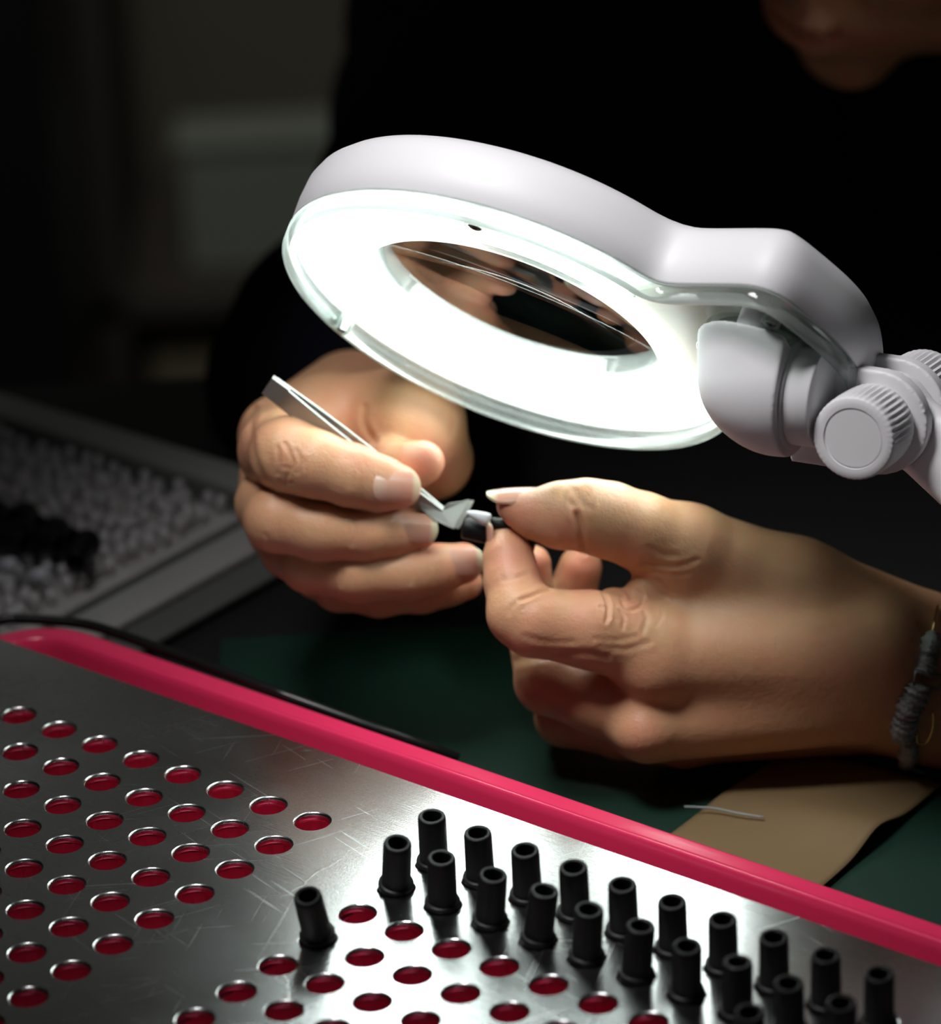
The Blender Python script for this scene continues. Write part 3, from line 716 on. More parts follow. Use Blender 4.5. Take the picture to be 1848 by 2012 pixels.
# socket: rounded cup, cut by the lamp face and by its round rim
sc_c = pm(1529, 742, TJ + 4)
f_ = Fld(sc_c - 30, sc_c + 34, 0.6)
sl = tuple(slice(0, int(n)) for n in f_.n); X, Y, Z = f_.xyz(sl)
rimc = pm(1566, 775, TJ + 2); outA = -Bs
e = ell_d(X, np.maximum(Y, sc_c[1]), Z, sc_c.astype(np.float32), np.array([21.2, 19.4, 17.0], np.float32))
cy = cone_d(X, Y, Z, (rimc - outA * 3).astype(np.float32), (rimc + outA * 10).astype(np.float32), 15.2, 15.2)
body = smin(e, cy, 6.0)
pr = (X - rimc[0]) * outA[0] + (Y - rimc[1]) * outA[1] + (Z - rimc[2]) * outA[2]
body = -smin(-body, -pr, 0.8)
fn = np.array([NN @ RT, NN @ DN, NN @ FW]); fo = pm(1480, 644, TJ - 10)
pl = -((X - fo[0]) * fn[0] + (Y - fo[1]) * fn[1] + (Z - fo[2]) * fn[2])
body = -smin(-body, -pl, 0.8)
f_.a[sl] = body; P, Q = f_.mesh(); mesh_obj('swivel_cup', v2w(P), Q, PLASTIC, lamp, root=LR)
mb = MB(); mb.lathe(wp(rimc + outA * -1.0), wv(outA), [(0, .0146), (.0012, .0146), (.0017, .0142), (.0017, .0132)], 48); mb.build('cup_bush', PLASTIC, lamp, root=LR)
mb = MB(); mb.lathe(wp(rimc - outA * 2), wv(outA), [(0, .0132), (.009, .0132), (.0095, .0128)], 48)
s_ = mb.build('swivel_pin', PLASTIC, lamp, root=LR); sharp(s_, 50)
mb = MB(); mb.lathe(wp(fo - fn * 9 + np.array([0., 0, 4])), wv(fn), [(0, .0045), (.010, .0045)], 32); mb.build('mount_stem', PLASTIC, lamp, root=LR)
# yoke: two cheeks and a bridge
f_ = Fld(HC - 34, HC + 34, 0.6); X, Y, Z = f_.xyz(tuple(slice(0, int(n)) for n in f_.n))
Us = np.cross(Dk, Bs)
def coords(o):
    x, y, z = X - o[0], Y - o[1], Z - o[2]
    return [x * v[0] + y * v[1] + z * v[2] for v in (Bs, Us, Dk)]
b_, u_, d_ = coords(HC)
def rbox(b, u, d, cb, cu, cd, hb, hu, hd, r):
    q = [np.abs(b - cb) - hb + r, np.abs(u - cu) - hu + r, np.abs(d - cd) - hd + r]
    o = np.sqrt(np.maximum(q[0], 0) ** 2 + np.maximum(q[1], 0) ** 2 + np.maximum(q[2], 0) ** 2)
    return o + np.minimum(np.maximum(np.maximum(q[0], q[1]), q[2]), 0) - r
YR = 14.0
def cheek(cd, hd):
    disk = np.maximum(np.sqrt(b_ ** 2 + u_ ** 2) - YR, np.abs(d_ - cd) - hd)
    return np.minimum(disk, rbox(b_, u_, d_, 11.5, 0, cd, 12.0, YR, hd, 0.6))
y = np.minimum(cheek(-7.2, 2.3), cheek(7.2, 2.3))
br = rbox(b_, u_, d_, 21.3, 0, 0, 2.2, 10.5, 9.5, 0.8)
y = smin(y, br, 0.8)
f_.a[:] = y; P, Q = f_.mesh(); mesh_obj('yoke', v2w(P), Q, PLASTIC, lamp, root=LR)
# tongue and arm
a_b = Ar @ Bs; a_u = Ar @ Us
f_ = Fld(HC - 20, HC + np.array([75, 60, 24]), 0.8); X, Y, Z = f_.xyz(tuple(slice(0, int(n)) for n in f_.n)); b_, u_, d_ = coords(HC)
tn = np.maximum(np.sqrt(b_ ** 2 + u_ ** 2) - 11.3, np.abs(d_) - 4.3)
x, yy, z = X - HC[0], Y - HC[1], Z - HC[2]; al = x * Ar[0] + yy * Ar[1] + z * Ar[2]; Ua = np.cross(Dk, Ar); ua = x * Ua[0] + yy * Ua[1] + z * Ua[2]
q0 = np.abs(ua) - 12.2 + 6; q1 = np.abs(d_) - np.clip(4.3 + (al - 12) * 0.35, 4.3, 10.5) + 4
armd = np.maximum(np.sqrt(np.maximum(q0, 0) ** 2 + np.maximum(q1, 0) ** 2) + np.minimum(np.maximum(q0 + 0 * q1, q1 + 0 * q0), 0) - 6 + 2, np.abs(al - 40) - 40)
f_.a[:] = smin(tn, armd + 0 * tn, 2.5); P, Q = f_.mesh(); mesh_obj('arm_knuckle', v2w(P), Q, PLASTIC, lamp, root=LR)
# knobs
def knob(o, d, name, L, r, nrib=44):
    def rad(th, rr, h):
        if rr < r * 0.93: return rr
        fade = min(1, max(0, (h - 0.0015) / 0.003)) * min(1, max(0, (L - 0.003 - h) / 0.002)) if True else 1
        return rr + (0.00055 * (abs(((th * nrib / (2 * math.pi)) % 1.0) - 0.5) * 2 - 0.5)) * max(fade, 0.25)
    prof = [(0.0003, 0.0), (0.0002, r * 0.69), (0.0006, r * 0.705), (0.0006, r * 0.72), (0.0, r * 0.735), (0.0, r * 0.80), (0, r * 0.955), (0.0003, r * 0.985), (0.0010, r)]
    prof += [(0.0014 + (L - 0.004) * k / 8, r) for k in range(1, 9)] + [(L - 0.0016, r * 0.99), (L - 0.0004, r * 0.9), (L, r * 0.85)]
    prof[0] = (0.0002, 0.0002)
    o_ = MB().lathe(o, d, prof, nrib * 6, rad=rad).build(name, PLASTIC, lamp, root=LR); sharp(o_, 55); return o_
knob(wp(K0), wv(Dk), 'clamp_knob', 0.0175, 0.0111)
knob(wp(HC + Dk * 30), wv(-Dk), 'clamp_knob', 0.0205, 0.0111)
MB().lathe(wp(K0 + Dk * 16), wv(Dk), [(0, .004), (0.022, .004)], 20).build('hinge_bolt', STEEL, lamp, root=LR)
# final size and place of the head and joint
LS = 1.285 / 1.25; LN = at(1009, 620, 1.285)
def lmap(p): return LN + (Vector(p) - LC) * LS
for o in [c for c in bpy.data.objects if c.type == 'MESH' and (c.parent == lamp or (c.parent and c.parent.parent == lamp))]:
    for v in o.data.vertices: v.co = lmap(v.co + LR) - LR
# long arm, column and clamp outside the frame
pA = wp(HC + Ar * 72); pB = Vector((0.60, 1.14, 1.02)); pC = Vector((0.62, 1.16, 0.98))
d1 = wv(Ar)
mb = MB().tube([lmap(wp(HC + Ar * 66)), lmap(wp(HC + Ar * 100)), lmap(wp(HC + Ar * 120)) + Vector((0.05, 0, .03)), Vector((0.45, 1.06, 1.02)), Vector((0.62, 1.10, 1.03))], 0.0095, 20); mb.build('arm', PLASTIC, lamp, root=LR)
MB().lathe((0.62, 1.10, TZ), Z_, [(0, .07), (0.012, .07), (0.02, .064), (0.024, .02), (0.024, .012), (0.29, .012), (0.295, .009)], 48).build('column', PLASTIC, lamp, root=LR)

# ================================================================== person
TR, TL = 1315.0, 1322.0                 # depths (mm) of the two hands
def hp(T, x, y, dz, r): q = pm(x, y, T + dz); return (q[0], q[1], q[2], r * (T + dz) / F)
def hand_field(T, box, h):
    (x0, y0, z0), (x1, y1, z1) = box
    a = pm(x0, y0, T + z0); b = pm(x1, y1, T + z0); c = pm(x0, y0, T + z1); d = pm(x1, y1, T + z1)
    P = np.array([a, b, c, d]); return Fld(P.min(0), P.max(0), h)
def chain(f, T, pts, **k): f.chain([hp(T, *p) for p in pts], **k)
def cone(f, T, a, b, k=5.0):
    A = hp(T, *a); B = hp(T, *b); f.cone(A[:3], B[:3], A[3], B[3], k)
def blob(f, T, x, y, dz, rx, ry, rz, k=3.0):
    f.ell(pm(x, y, T + dz), np.array([rx, ry, rz]) * (T + dz) / F, None, k)
def dent(f, T, x, y, dz, r, k=1.5): f.carve(pm(x, y, T + dz), np.array([r, r, r]) * (T + dz) / F, None, k)
HV = 0.6
# ---- hand on the right of the picture (pinching the tube)
fr = hand_field(TR, ((930, 900, -40), (1990, 1560, 78)), HV)
cone(fr, TR, (1285, 1290, -1, 84), (1720, 1285, 2, 108), 6)
cone(fr, TR, (1275, 1420, 6, 78), (1735, 1345, 10, 112), 7)
cone(fr, TR, (1345, 1432, 26, 72), (1745, 1370, 28, 108), 7)
cone(fr, TR, (1410, 1425, 44, 66), (1755, 1385, 40, 100), 7)
cone(fr, TR, (1345, 1088, 8, 96), (1560, 1166, 12, 104), 6)
cone(fr, TR, (1560, 1166, 12, 104), (1790, 1262, 16, 108), 6)
cone(fr, TR, (1720, 1320, 16, 122), (1840, 1345, 20, 142), 9)
cone(fr, TR, (1840, 1345, 20, 142), (2080, 1440, 30, 165), 9)
cone(fr, TR, (1340, 1200, 10, 84), (1560, 1270, 12, 130), 8)            # flesh between thumb and index
blob(fr, TR, 1205, 1200, 0, 42, 46, 40, 3)                              # web folds
blob(fr, TR, 1262, 1172, 2, 40, 40, 40, 2.2)
blob(fr, TR, 1310, 1140, 6, 52, 46, 46, 4)
blob(fr, TR, 1282, 1322, -6, 52, 44, 48, 7)                            # index knuckle
blob(fr, TR, 1262, 1440, -2, 50, 44, 46, 7)                            # middle knuckle
chain(fr, TR, [(1345, 1085, 6, 94), (1262, 1045, 1, 75), (1195, 1022, -1, 73), (1150, 1012, -3, 69), (1098, 1010, -4, 61), (1050, 1010, -3, 47), (1014, 1000, -2, 31), (998, 992, -2, 22)], k=2.5, base=8, reach=16)
chain(fr, TR, [(1285, 1275, -2, 82), (1160, 1238, -7, 76), (1050, 1222, -9, 68), (1022, 1205, -8, 64), (1006, 1140, -3, 54), (998, 1095, 0, 48), (994, 1072, 2, 38)], k=2.2, base=7, reach=16)
chain(fr, TR, [(1275, 1412, 6, 78), (1170, 1375, 8, 66), (1074, 1340, 12, 62), (1050, 1240, 26, 54), (1042, 1180, 30, 48), (1046, 1107, 26, 36)], k=2.2, base=6, reach=14)
chain(fr, TR, [(1345, 1432, 26, 74), (1225, 1428, 28, 64), (1110, 1408, 34, 58), (1100, 1300, 46, 52), (1112, 1200, 46, 50), (1140, 1115, 40, 43)], k=2.2, base=6, reach=14)
chain(fr, TR, [(1410, 1425, 44, 66), (1290, 1445, 52, 54), (1205, 1440, 56, 50), (1180, 1340, 66, 44), (1195, 1260, 62, 38)], k=2.2, base=6, reach=12)
blob(fr, TR, 1098, 1020, -5, 46, 52, 52, 4)
dent(fr, TR, 1144, 1092, -10, 20, 2.0)
PR, QR = fr.mesh()
# ---- hand on the left of the picture (holding the tweezers)
fl = hand_field(TL, ((440, 690, -30), (960, 1250, 150)), HV)
cone(fl, TL, (552, 858, 42, 82), (690, 800, 100, 112), 6)
cone(fl, TL, (545, 950, 46, 72), (710, 830, 105, 110), 6)
cone(fl, TL, (555, 1035, 50, 66), (720, 850, 108, 105), 6)
cone(fl, TL, (590, 1085, 56, 58), (740, 880, 108, 100), 6)
cone(fl, TL, (660, 800, 52, 70), (800, 838, 46, 108), 8)
cone(fl, TL, (800, 838, 46, 108), (850, 905, 58, 66), 8)
cone(fl, TL, (850, 905, 58, 66), (760, 900, 100, 100), 8)
cone(fl, TL, (710, 840, 105, 118), (760, 830, 150, 130), 8)
blob(fl, TL, 620, 830, 48, 70, 74, 80, 8)
chain(fl, TL, [(552, 860, 42, 80), (548, 885, 18, 78), (566, 893, 0, 73), (617, 911, -4, 65), (690, 934, -4, 60), (745, 950, -3, 53), (783, 957, -1, 44)], k=2.5, base=5, reach=14)
chain(fl, TL, [(545, 950, 46, 72), (530, 990, 22, 66), (545, 1020, 5, 64), (625, 1040, 3, 58), (715, 1046, 4, 54), (770, 1043, 6, 49), (817, 1040, 8, 42)], k=2.5, base=5, reach=14)
chain(fl, TL, [(555, 1035, 50, 66), (575, 1075, 28, 62), (610, 1106, 15, 58), (700, 1128, 10, 54), (805, 1126, 10, 50), (860, 1117, 12, 46), (908, 1107, 14, 41)], k=2.5, base=5, reach=14)
chain(fl, TL, [(590, 1085, 56, 58), (630, 1125, 40, 52), (665, 1150, 30, 50), (745, 1166, 26, 45), (830, 1162, 26, 41), (880, 1152, 27, 37), (915, 1146, 28, 33)], k=2.5, base=5, reach=12)
chain(fl, TL, [(770, 880, 46, 68), (765, 915, 28, 52), (788, 920, 14, 46), (812, 914, 10, 44), (832, 908, 9, 41)], k=2.5, base=4, reach=12)
PL, QL = fl.mesh()

# ---- skin creases: grooves and folds cut into the surface that faces the viewer
def crease(P, Q, lines, facing=0.15, zmax=None):
    N = vnormals(P, Q); px = project(P); D = np.zeros(len(P))
    for L, wd, amp in lines:
        amp, wd = amp * 0.85, wd * 0.72; d = poly_dist(px, smooth_poly(L, 4)); g = np.exp(-(d / wd) ** 2)
        amp = amp * 0.72; D += -amp * g + 0.35 * amp * np.exp(-((d - 2.4 * wd) / wd) ** 2)
    f = np.clip((-N[:, 2] - 0.0) / 0.3, 0, 1)
    if zmax is not None: f = f * (P[:, 2] < zmax)
    return P + N * (D * f)[:, None]
CR = [([(1146, 1085), (1143, 1062), (1139, 1038), (1132, 1012)], 7, 1.6),
      ([(1128, 1003), (1122, 988)], 8, .4), ([(1160, 1000), (1140, 985), (1128, 965)], 7, .25),
      ([(1180, 960), (1165, 975), (1160, 995)], 6, .2), ([(1115, 950), (1108, 965), (1106, 980)], 5, .2),
      ([(1182, 1160), (1192, 1180), (1195, 1200), (1190, 1222)], 4.5, 1.0), ([(1178, 1192), (1190, 1196), (1198, 1215)], 3.5, .5),
      ([(1220, 1172), (1225, 1190), (1240, 1198), (1258, 1190), (1262, 1172), (1250, 1160)], 4.5, .9),
      ([(1240, 1176), (1232, 1160)], 4, .7), ([(1218, 1200), (1226, 1215), (1222, 1235)], 4, .45), ([(1262, 1196), (1270, 1215), (1262, 1240)], 6, .35),
      ([(1290, 1140), (1310, 1160), (1318, 1185)], 5, .35), ([(1265, 1105), (1300, 1112), (1335, 1112), (1370, 1100)], 6, .55),
      ([(1285, 1122), (1320, 1130), (1350, 1128)], 5, .3), ([(1300, 1190), (1300, 1210), (1290, 1230)], 4, .25), ([(1270, 1075), (1300, 1088), (1330, 1092)], 6, .3),
      ([(1022, 1178), (1040, 1172), (1062, 1163), (1080, 1158)], 5, 1.1), ([(1015, 1185), (1005, 1192), (1000, 1205)], 6, .35),
      ([(985, 1140), (1010, 1136), (1035, 1128)], 5, .35), ([(985, 1132), (1008, 1128)], 4, .2),
      ([(1000, 1300), (1060, 1290), (1140, 1284), (1190, 1290)], 10, .6), ([(1180, 1270), (1230, 1275), (1275, 1262)], 7, .35), ([(1170, 1255), (1215, 1258), (1250, 1250)], 6, .3),
      ([(1030, 1250), (1080, 1262), (1130, 1262)], 7, .25)]
PR = crease(PR, QR, CR)
CL = [([(560, 872), (575, 905), (566, 935), (556, 955)], 5, .45), ([(545, 880), (548, 905), (545, 930)], 5, .4), ([(580, 885), (590, 905), (585, 930)], 5, .35), ([(598, 900), (600, 925)], 4, .2),
      ([(548, 945), (562, 950), (575, 948)], 4, .35), ([(555, 918), (572, 920)], 4, .3),
      ([(690, 900), (694, 925), (690, 955)], 7, .25), ([(700, 905), (706, 930)], 5, .18),
      ([(694, 1020), (696, 1045), (692, 1070)], 5, .3), ([(684, 1025), (685, 1050)], 4, .2), ([(520, 1050), (530, 1065), (545, 1072)], 5, .25),
      ([(716, 800), (714, 825), (722, 850), (735, 865)], 8, .9), ([(660, 1120), (655, 1145), (662, 1165)], 5, .4), ([(672, 1125), (668, 1150)], 5, .35), ([(800, 1105), (808, 1125), (806, 1145)], 5, .3), ([(790, 1108), (796, 1128)], 4, .2),
      ([(498, 800), (492, 850), (502, 910), (530, 960)], 9, .7)]
PL = crease(PL, QL, CL)
rng = np.random.RandomState(3)
# ---- nails: shallow beds pressed into the surface
def flush(P, pts, base=0.12):
    px = project(P); v = np.full(len(P), base)
    for x, y, r, s_ in pts: v = np.maximum(v, s_ * np.exp(-(((px[:, 0] - x) ** 2 + (px[:, 1] - y) ** 2) / r ** 2)))
    return v
FR_ = flush(PR, [(1020, 1010, 55, .9), (1100, 1040, 60, .6), (1000, 1090, 60, .8), (1062, 1110, 40, .9), (1145, 1120, 50, 1.0), (1240, 1190, 45, .55), (1050, 1210, 70, .35), (1160, 1200, 60, .4), (1280, 1310, 55, .3), (1260, 1450, 50, .5), (1240, 1080, 50, .5)])
FL_ = flush(PL, [(800, 970, 55, 1.0), (840, 1050, 50, .9), (925, 1100, 55, 1.0), (840, 910, 55, 1.0), (720, 890, 60, .6), (680, 810, 60, .5), (560, 910, 50, .35), (470, 860, 60, .5)])

# ---- head, neck and the body under the clothes
TF = 1530.0
Uf = np.array([-.20, -.66, -.72]); Uf /= np.linalg.norm(Uf)
Ff = np.array([-.82, .50, -.23]); Ff -= Uf * (Ff @ Uf); Ff /= np.linalg.norm(Ff)
Sf = np.cross(Uf, Ff)
HCN = pm(1542, 34, TF) - Ff * 88 + Uf * 60              # head centre
def hl(f_, u_, s_=0.0): return HCN + Ff * f_ + Uf * u_ + Sf * s_
AX = (Ff, Uf, Sf)
fh = Fld(HCN - 135, HCN + 135, 1.8)
fh.ell(hl(-8, 35), (92, 84, 74), AX, 5); fh.ell(hl(15, -15), (68, 82, 62), AX, 14)
fh.ell(hl(34, -56), (38, 36, 44), AX, 16)                                   # jaw
fh.ell(hl(69, -86), (14, 12, 20), AX, 14)                                   # chin
fh.ell(hl(66, -58), (20, 24, 30), AX, 12)                                   # mouth mound
fh.ell(hl(84, -54), (8, 4.6, 23), AX, 3); fh.ell(hl(82, -66), (9.5, 6.4, 20), AX, 3)    # lips
fh.carve(hl(93, -59.6), (8, 1.4, 23), AX, 2.0); fh.carve(hl(88, -76), (8, 5, 18), AX, 6)
fh.cone(hl(80, 12), hl(99, -25), 5, 8, 9); fh.ell(hl(92, -33), (9, 6, 15), AX, 5)     # nose
fh.carve(hl(96, -40), (5, 3, 3), AX, 1.5) if False else None
for s_ in (-1, 1):
    fh.carve(hl(99, -39.5, 7 * s_), (6, 4, 3.6), AX, 2)
    fh.carve(hl(88, 10, 31 * s_), (14, 13, 17), AX, 12)                     # eye sockets
    fh.ell(hl(68, 8, 31 * s_), (12, 9.5, 14), AX, 3)                        # lids
    fh.carve(hl(83, 5, 31 * s_), (6, 1.2, 13), AX, 1.5)
    fh.ell(hl(74, 26, 28 * s_), (8, 5, 24), AX, 9)                          # brows
    fh.ell(hl(58, -22, 40 * s_), (20, 20, 20), AX, 16)                      # cheeks
    fh.ell(hl(-6, -6, 72 * s_), (17, 30, 6), AX, 5); fh.carve(hl(0, -4, 79 * s_), (8, 16, 5), AX, 4)
fh.cone(hl(-20, -50), hl(-60, -140), 52, 60, 20)
PH, QH = fh.mesh()
fb = Fld((-120, -420, 1380), (420, 420, 2020), 6.0)
NK = hl(-50, -120)
CHST = pm(1560, 420, 1850); SHR = pm(1230, -10, 1760); SHL = pm(2350, 60, 1760)
fb.cone(hl(-30, -70), NK, 50, 60, 20); fb.cone(NK, CHST, 62, 110, 40)
fb.cone(SHR, SHL, 55, 55, 40); fb.cone(CHST, pm(1600, 1000, 1880), 120, 130, 40)
ELR = pm(735, 745, 1600); WRR = pm(735, 835, 1440); ELL = w2v((0.42, 1.47, 0.795)); WRL = pm(1960, 1390, 1340)
PB, QB = None, None
fb = Fld(np.min([SHR, SHL, ELR, ELL, WRR, WRL, NK, CHST], 0) - 190, np.max([SHR, SHL, ELR, ELL, WRR, WRL, CHST, pm(1600, 1000, 1880)], 0) + 190, 7.0)
fb.cone(hl(-30, -70), NK, 46, 60, 20); fb.cone(NK, CHST, 62, 100, 40)
fb.cone(SHR, SHL, 48, 48, 40); fb.cone(CHST, pm(1600, 1000, 1880), 110, 120, 40)
fb.cone(SHR, ELR, 42, 32, 15); fb.cone(ELR, WRR, 32, 22, 10)
fb.cone(SHL, ELL, 42, 36, 15); fb.cone(ELL, WRL, 36, 24, 10)
PB, QB = fb.mesh()
allP = [PR, PL, PH, PB]; allQ = []; k = 0
for P, Q in ((PR, QR), (PL, QL), (PH, QH), (PB, QB)): allQ.append(Q + k); k += len(P)
def rest(W):
    lowv = (W[:, 1] < 1.525) & (W[:, 2] < TZ + 0.0015); back = lowv & (W[:, 1] > 1.36) & (W[:, 2] < TZ - 0.025)
    W[back, 1] = 1.525; f = lowv & ~back; W[f, 2] = TZ + 0.0015; return W
VW = rest(v2w(np.concatenate(allP))); QW = np.concatenate(allQ)
FLH = flush(PH, [(1600, 95, 70, 0.2)], 0.15)
lipd = np.minimum(np.abs(((PH - hl(84, -60)) @ Uf)) / 9, 9) + np.maximum(np.abs((PH - hl(84, -60)) @ Sf) / 24, 0) * .6 + np.maximum(0, 60 - (PH - HCN) @ Ff) * .2
FLH = np.maximum(FLH, np.clip(1.6 - lipd, 0, 1) * 1.0)
person = mesh_obj('person', VW, QW, SKIN, origin=(0.1, 1.5, 0.9))
at_ = person.data.attributes.new('flush', 'FLOAT', 'POINT'); at_.data.foreach_set('value', np.concatenate([FR_, FL_, FLH, np.full(len(PB), .1)]).astype(np.float32))
tag(person, 'person in dark navy jacket bending over the work, holding tweezers and black tube', 'person')
PRT = Vector((0.1, 1.5, 0.9))
def bvh(P, Q): return BVHTree.FromPolygons([Vector(p) for p in v2w(P).tolist()], QW_to(Q))
def QW_to(Q): return Q.tolist()
BV = {'R': bvh(PR, QR), 'L': bvh(PL, QL)}
def hit(which, px, py):
    d = (RT * ((px - CX) / F) + DN * ((py - CY) / F) + FW).normalized()
    loc, nrm, i, dist = BV[which].ray_cast(CAM, d); return loc, nrm
def lift_tree(which, p, n):
    """nearest skin point under p looking down the nail normal"""
    loc, nrm, i, d = BV[which].ray_cast(p + n * 0.006, -n, 0.02); return loc
def nail(c, ax, n, L, W, Rc, th=0.0006, free=0.18, lift=0.0003, curl=0.0, pt=0.0, which=None):
    """curved plate: c centre of the plate, ax towards the tip, n outward normal (metres)"""
    ax = ax.normalized(); n = (n - ax * n.dot(ax)).normalized(); s = ax.cross(n)
    nu, nv = 15, 21; top = []; tipv = []
    for j in range(nv):
        v = j / (nv - 1)
        for i in range(nu):
            u = -1 + 2 * i / (nu - 1)
            wid = W * 0.5
            e0 = max(0, (0.30 - v) / 0.30); e1 = max(0, (v - (0.80 - pt * .5)) / (0.20 + pt * .5))
            # rounded ends: shift in v depending on u
            vv = v
            base_curve = 0.34 * (1 - math.sqrt(max(0, 1 - (abs(u) ** 2.2)))) * 0.8
            tip_curve = (0.16 + pt) * (1 - math.sqrt(max(0, 1 - abs(u) ** 2.0)))
            vv = base_curve + v * (1 - base_curve - tip_curve)
            x = u * wid
            ang = x / Rc
            h = Rc * (math.cos(ang) - 1)
            lx = (vv - 0.5) * L
            lon = -curl * (vv - 0.3) ** 2 * L
            p = c + ax * lx + s * (Rc * math.sin(ang)) + n * (h + lon + lift * min(1, 0.25 + vv * 1.1))
            top.append(p); tipv.append(vv)
    m = len(top); V = top + [p - n * th for p in top]; Fc = []
    for j in range(nv - 1):
        for i in range(nu - 1):
            a = j * nu + i; Fc.append([a, a + 1, a + nu + 1, a + nu]); Fc.append([m + a, m + a + nu, m + a + nu + 1, m + a + 1])
    per = [i for i in range(nu)] + [j * nu + nu - 1 for j in range(1, nv)] + [(nv - 1) * nu + i for i in range(nu - 2, -1, -1)] + [j * nu for j in range(nv - 2, 0, -1)]
    for a, b in zip(per, per[1:] + per[:1]): Fc.append([b, a, m + a, m + b])
    o = mesh_obj('fingernail', V, Fc, NAIL, person, root=PRT)
    bm = bmesh.new(); bm.from_mesh(o.data); bmesh.ops.recalc_face_normals(bm, faces=bm.faces); bm.to_mesh(o.data); bm.free()
    A = o.data.attributes.new('tip', 'FLOAT', 'POINT'); A.data.foreach_set('value', np.array(tipv * 2, np.float32)); sharp(o, 50)
    return o
def nail_px(which, cx, cy, dx, dy, L, W, Rc, dzs=0.0, **k):
    p, nr = hit(which, cx, cy); t = (p - CAM).dot(FW)
    ax = RT * dx + DN * dy; ax = ax.normalized() + FW * dzs
    s = t / F; nr = (nr * 0.6 - FW * 0.4)
    ax = ax - nr.normalized() * ax.dot(nr.normalized())
    return nail(p, ax, nr, L * s, W * s, Rc * s, **k)
nail_px('L', 778, 957, 1, .06, 96, 66, 46, lift=0.0010)
nail_px('L', 812, 1037, 1, .04, 98, 62, 44, lift=0.0010)
nail_px('L', 906, 1104, 1, -.08, 90, 58, 42, lift=0.0010)
# thumb nail of the hand on the right: seen nearly edge-on, long, lying on top
s_ = TR / F
pth = at(1014, 963, (TR - 3) / 1000); nail(pth, vdir(-1, .03, -.05), vdir(-.05, -0.93, -.36), 118 * s_ / 1000, 76 * s_ / 1000, 50 * s_ / 1000, lift=0.0005, curl=0.12, pt=0.22, th=0.0007)
# index nail, turned away: only its edge shows
pth = at(957, 1064, (TR + 1) / 1000); nail(pth, vdir(-.05, -1, .1), vdir(-.96, 0, -.02), 78 * s_ / 1000, 58 * s_ / 1000, 44 * s_ / 1000, lift=0.0002, pt=0.05)

# ---- hair
fx = Fld(HCN - 130, HCN + 130, 3.0)
fx.ell(hl(-14, 42), (98, 86, 80), AX, 4); fx.ell(hl(-40, -10), (70, 70, 74), AX, 20)
fx.carve(hl(95, -35), (62, 88, 90), AX, 8); fx.carve(hl(10, -75), (60, 60, 90), AX, 10)
for s in (-1, 1): fx.carve(hl(4, -8, 80 * s), (22, 28, 26), AX, 5)
P, Q = fx.mesh(); N = vnormals(P, Q)
P = P + N * (1.1 * np.sin((P @ Sf) * 0.9 + 0.02 * (P @ Ff)))[:, None]
mesh_obj('hair', v2w(P), Q, HAIRM, person, root=PRT)
for s in (-1, 1):
    e_ = hl(66, 8, 31 * s); a = MB().lathe(Vector(list(v2w(e_))), Vector(list(Ff @ VM)), [(.012 * -math.cos(math.pi * k / 12), max(1e-5, .012 * math.sin(math.pi * k / 12))) for k in range(13)], 20)
    a.build('eye', mat('eye_%s' % ('one' if s > 0 else 'two'), (0.5, 0.48, 0.45), 0.2), person, root=PRT)

# ---- jacket: torso and two sleeves in one garment
lo = np.min([SHR, SHL, ELR, ELL, WRR, WRL, pm(1500, -300, 1700)], 0) - 150; hi = np.max([SHR, SHL, ELR, ELL, WRR, WRL, pm(1650, 1500, 1950)], 0) + 200
fj = Fld(lo, hi, 5.0)
fj.cone(pm(1260, 10, 1760), SHL, 88, 88, 50)
fj.cone(CHST, pm(1650, 1100, 1850), 190, 200, 60)
fj.cone(pm(1420, 250, 1800), pm(1500, 900, 1760), 120, 150, 60)
fj.cone(pm(1900, 250, 1800), pm(1900, 900, 1760), 120, 150, 60)
fj.cone(pm(1235, 60, 1750), ELR, 80, 50, 30); fj.cone(ELR, pm(745, 800, 1462), 50, 36, 20)
fj.cone(pm(2350, 100, 1750), ELL, 80, 55, 30); fj.cone(ELL, pm(2130, 1445, 1362), 52, 34, 20)
fj.cone(hl(-48, -100), NK, 84, 92, 20); fj.cone(hl(8, -140), NK, 62, 80, 20)
# necks and cuffs opened
fj.carve(hl(46, -50), (50, 42, 60), AX, 6)
P, Q = fj.mesh(); N = vnormals(P, Q)
wr = 3.0 * np.sin(P[:, 0] * .045 + 1.7 * np.sin(P[:, 1] * .03) + P[:, 2] * .02) + 1.6 * np.sin(P[:, 1] * .11 + 1.5 * np.sin(P[:, 0] * .05) + P[:, 2] * .07)
P = P + N * wr[:, None]
mesh_obj('jacket', rest(v2w(P)), Q, NAVY, person, root=PRT)

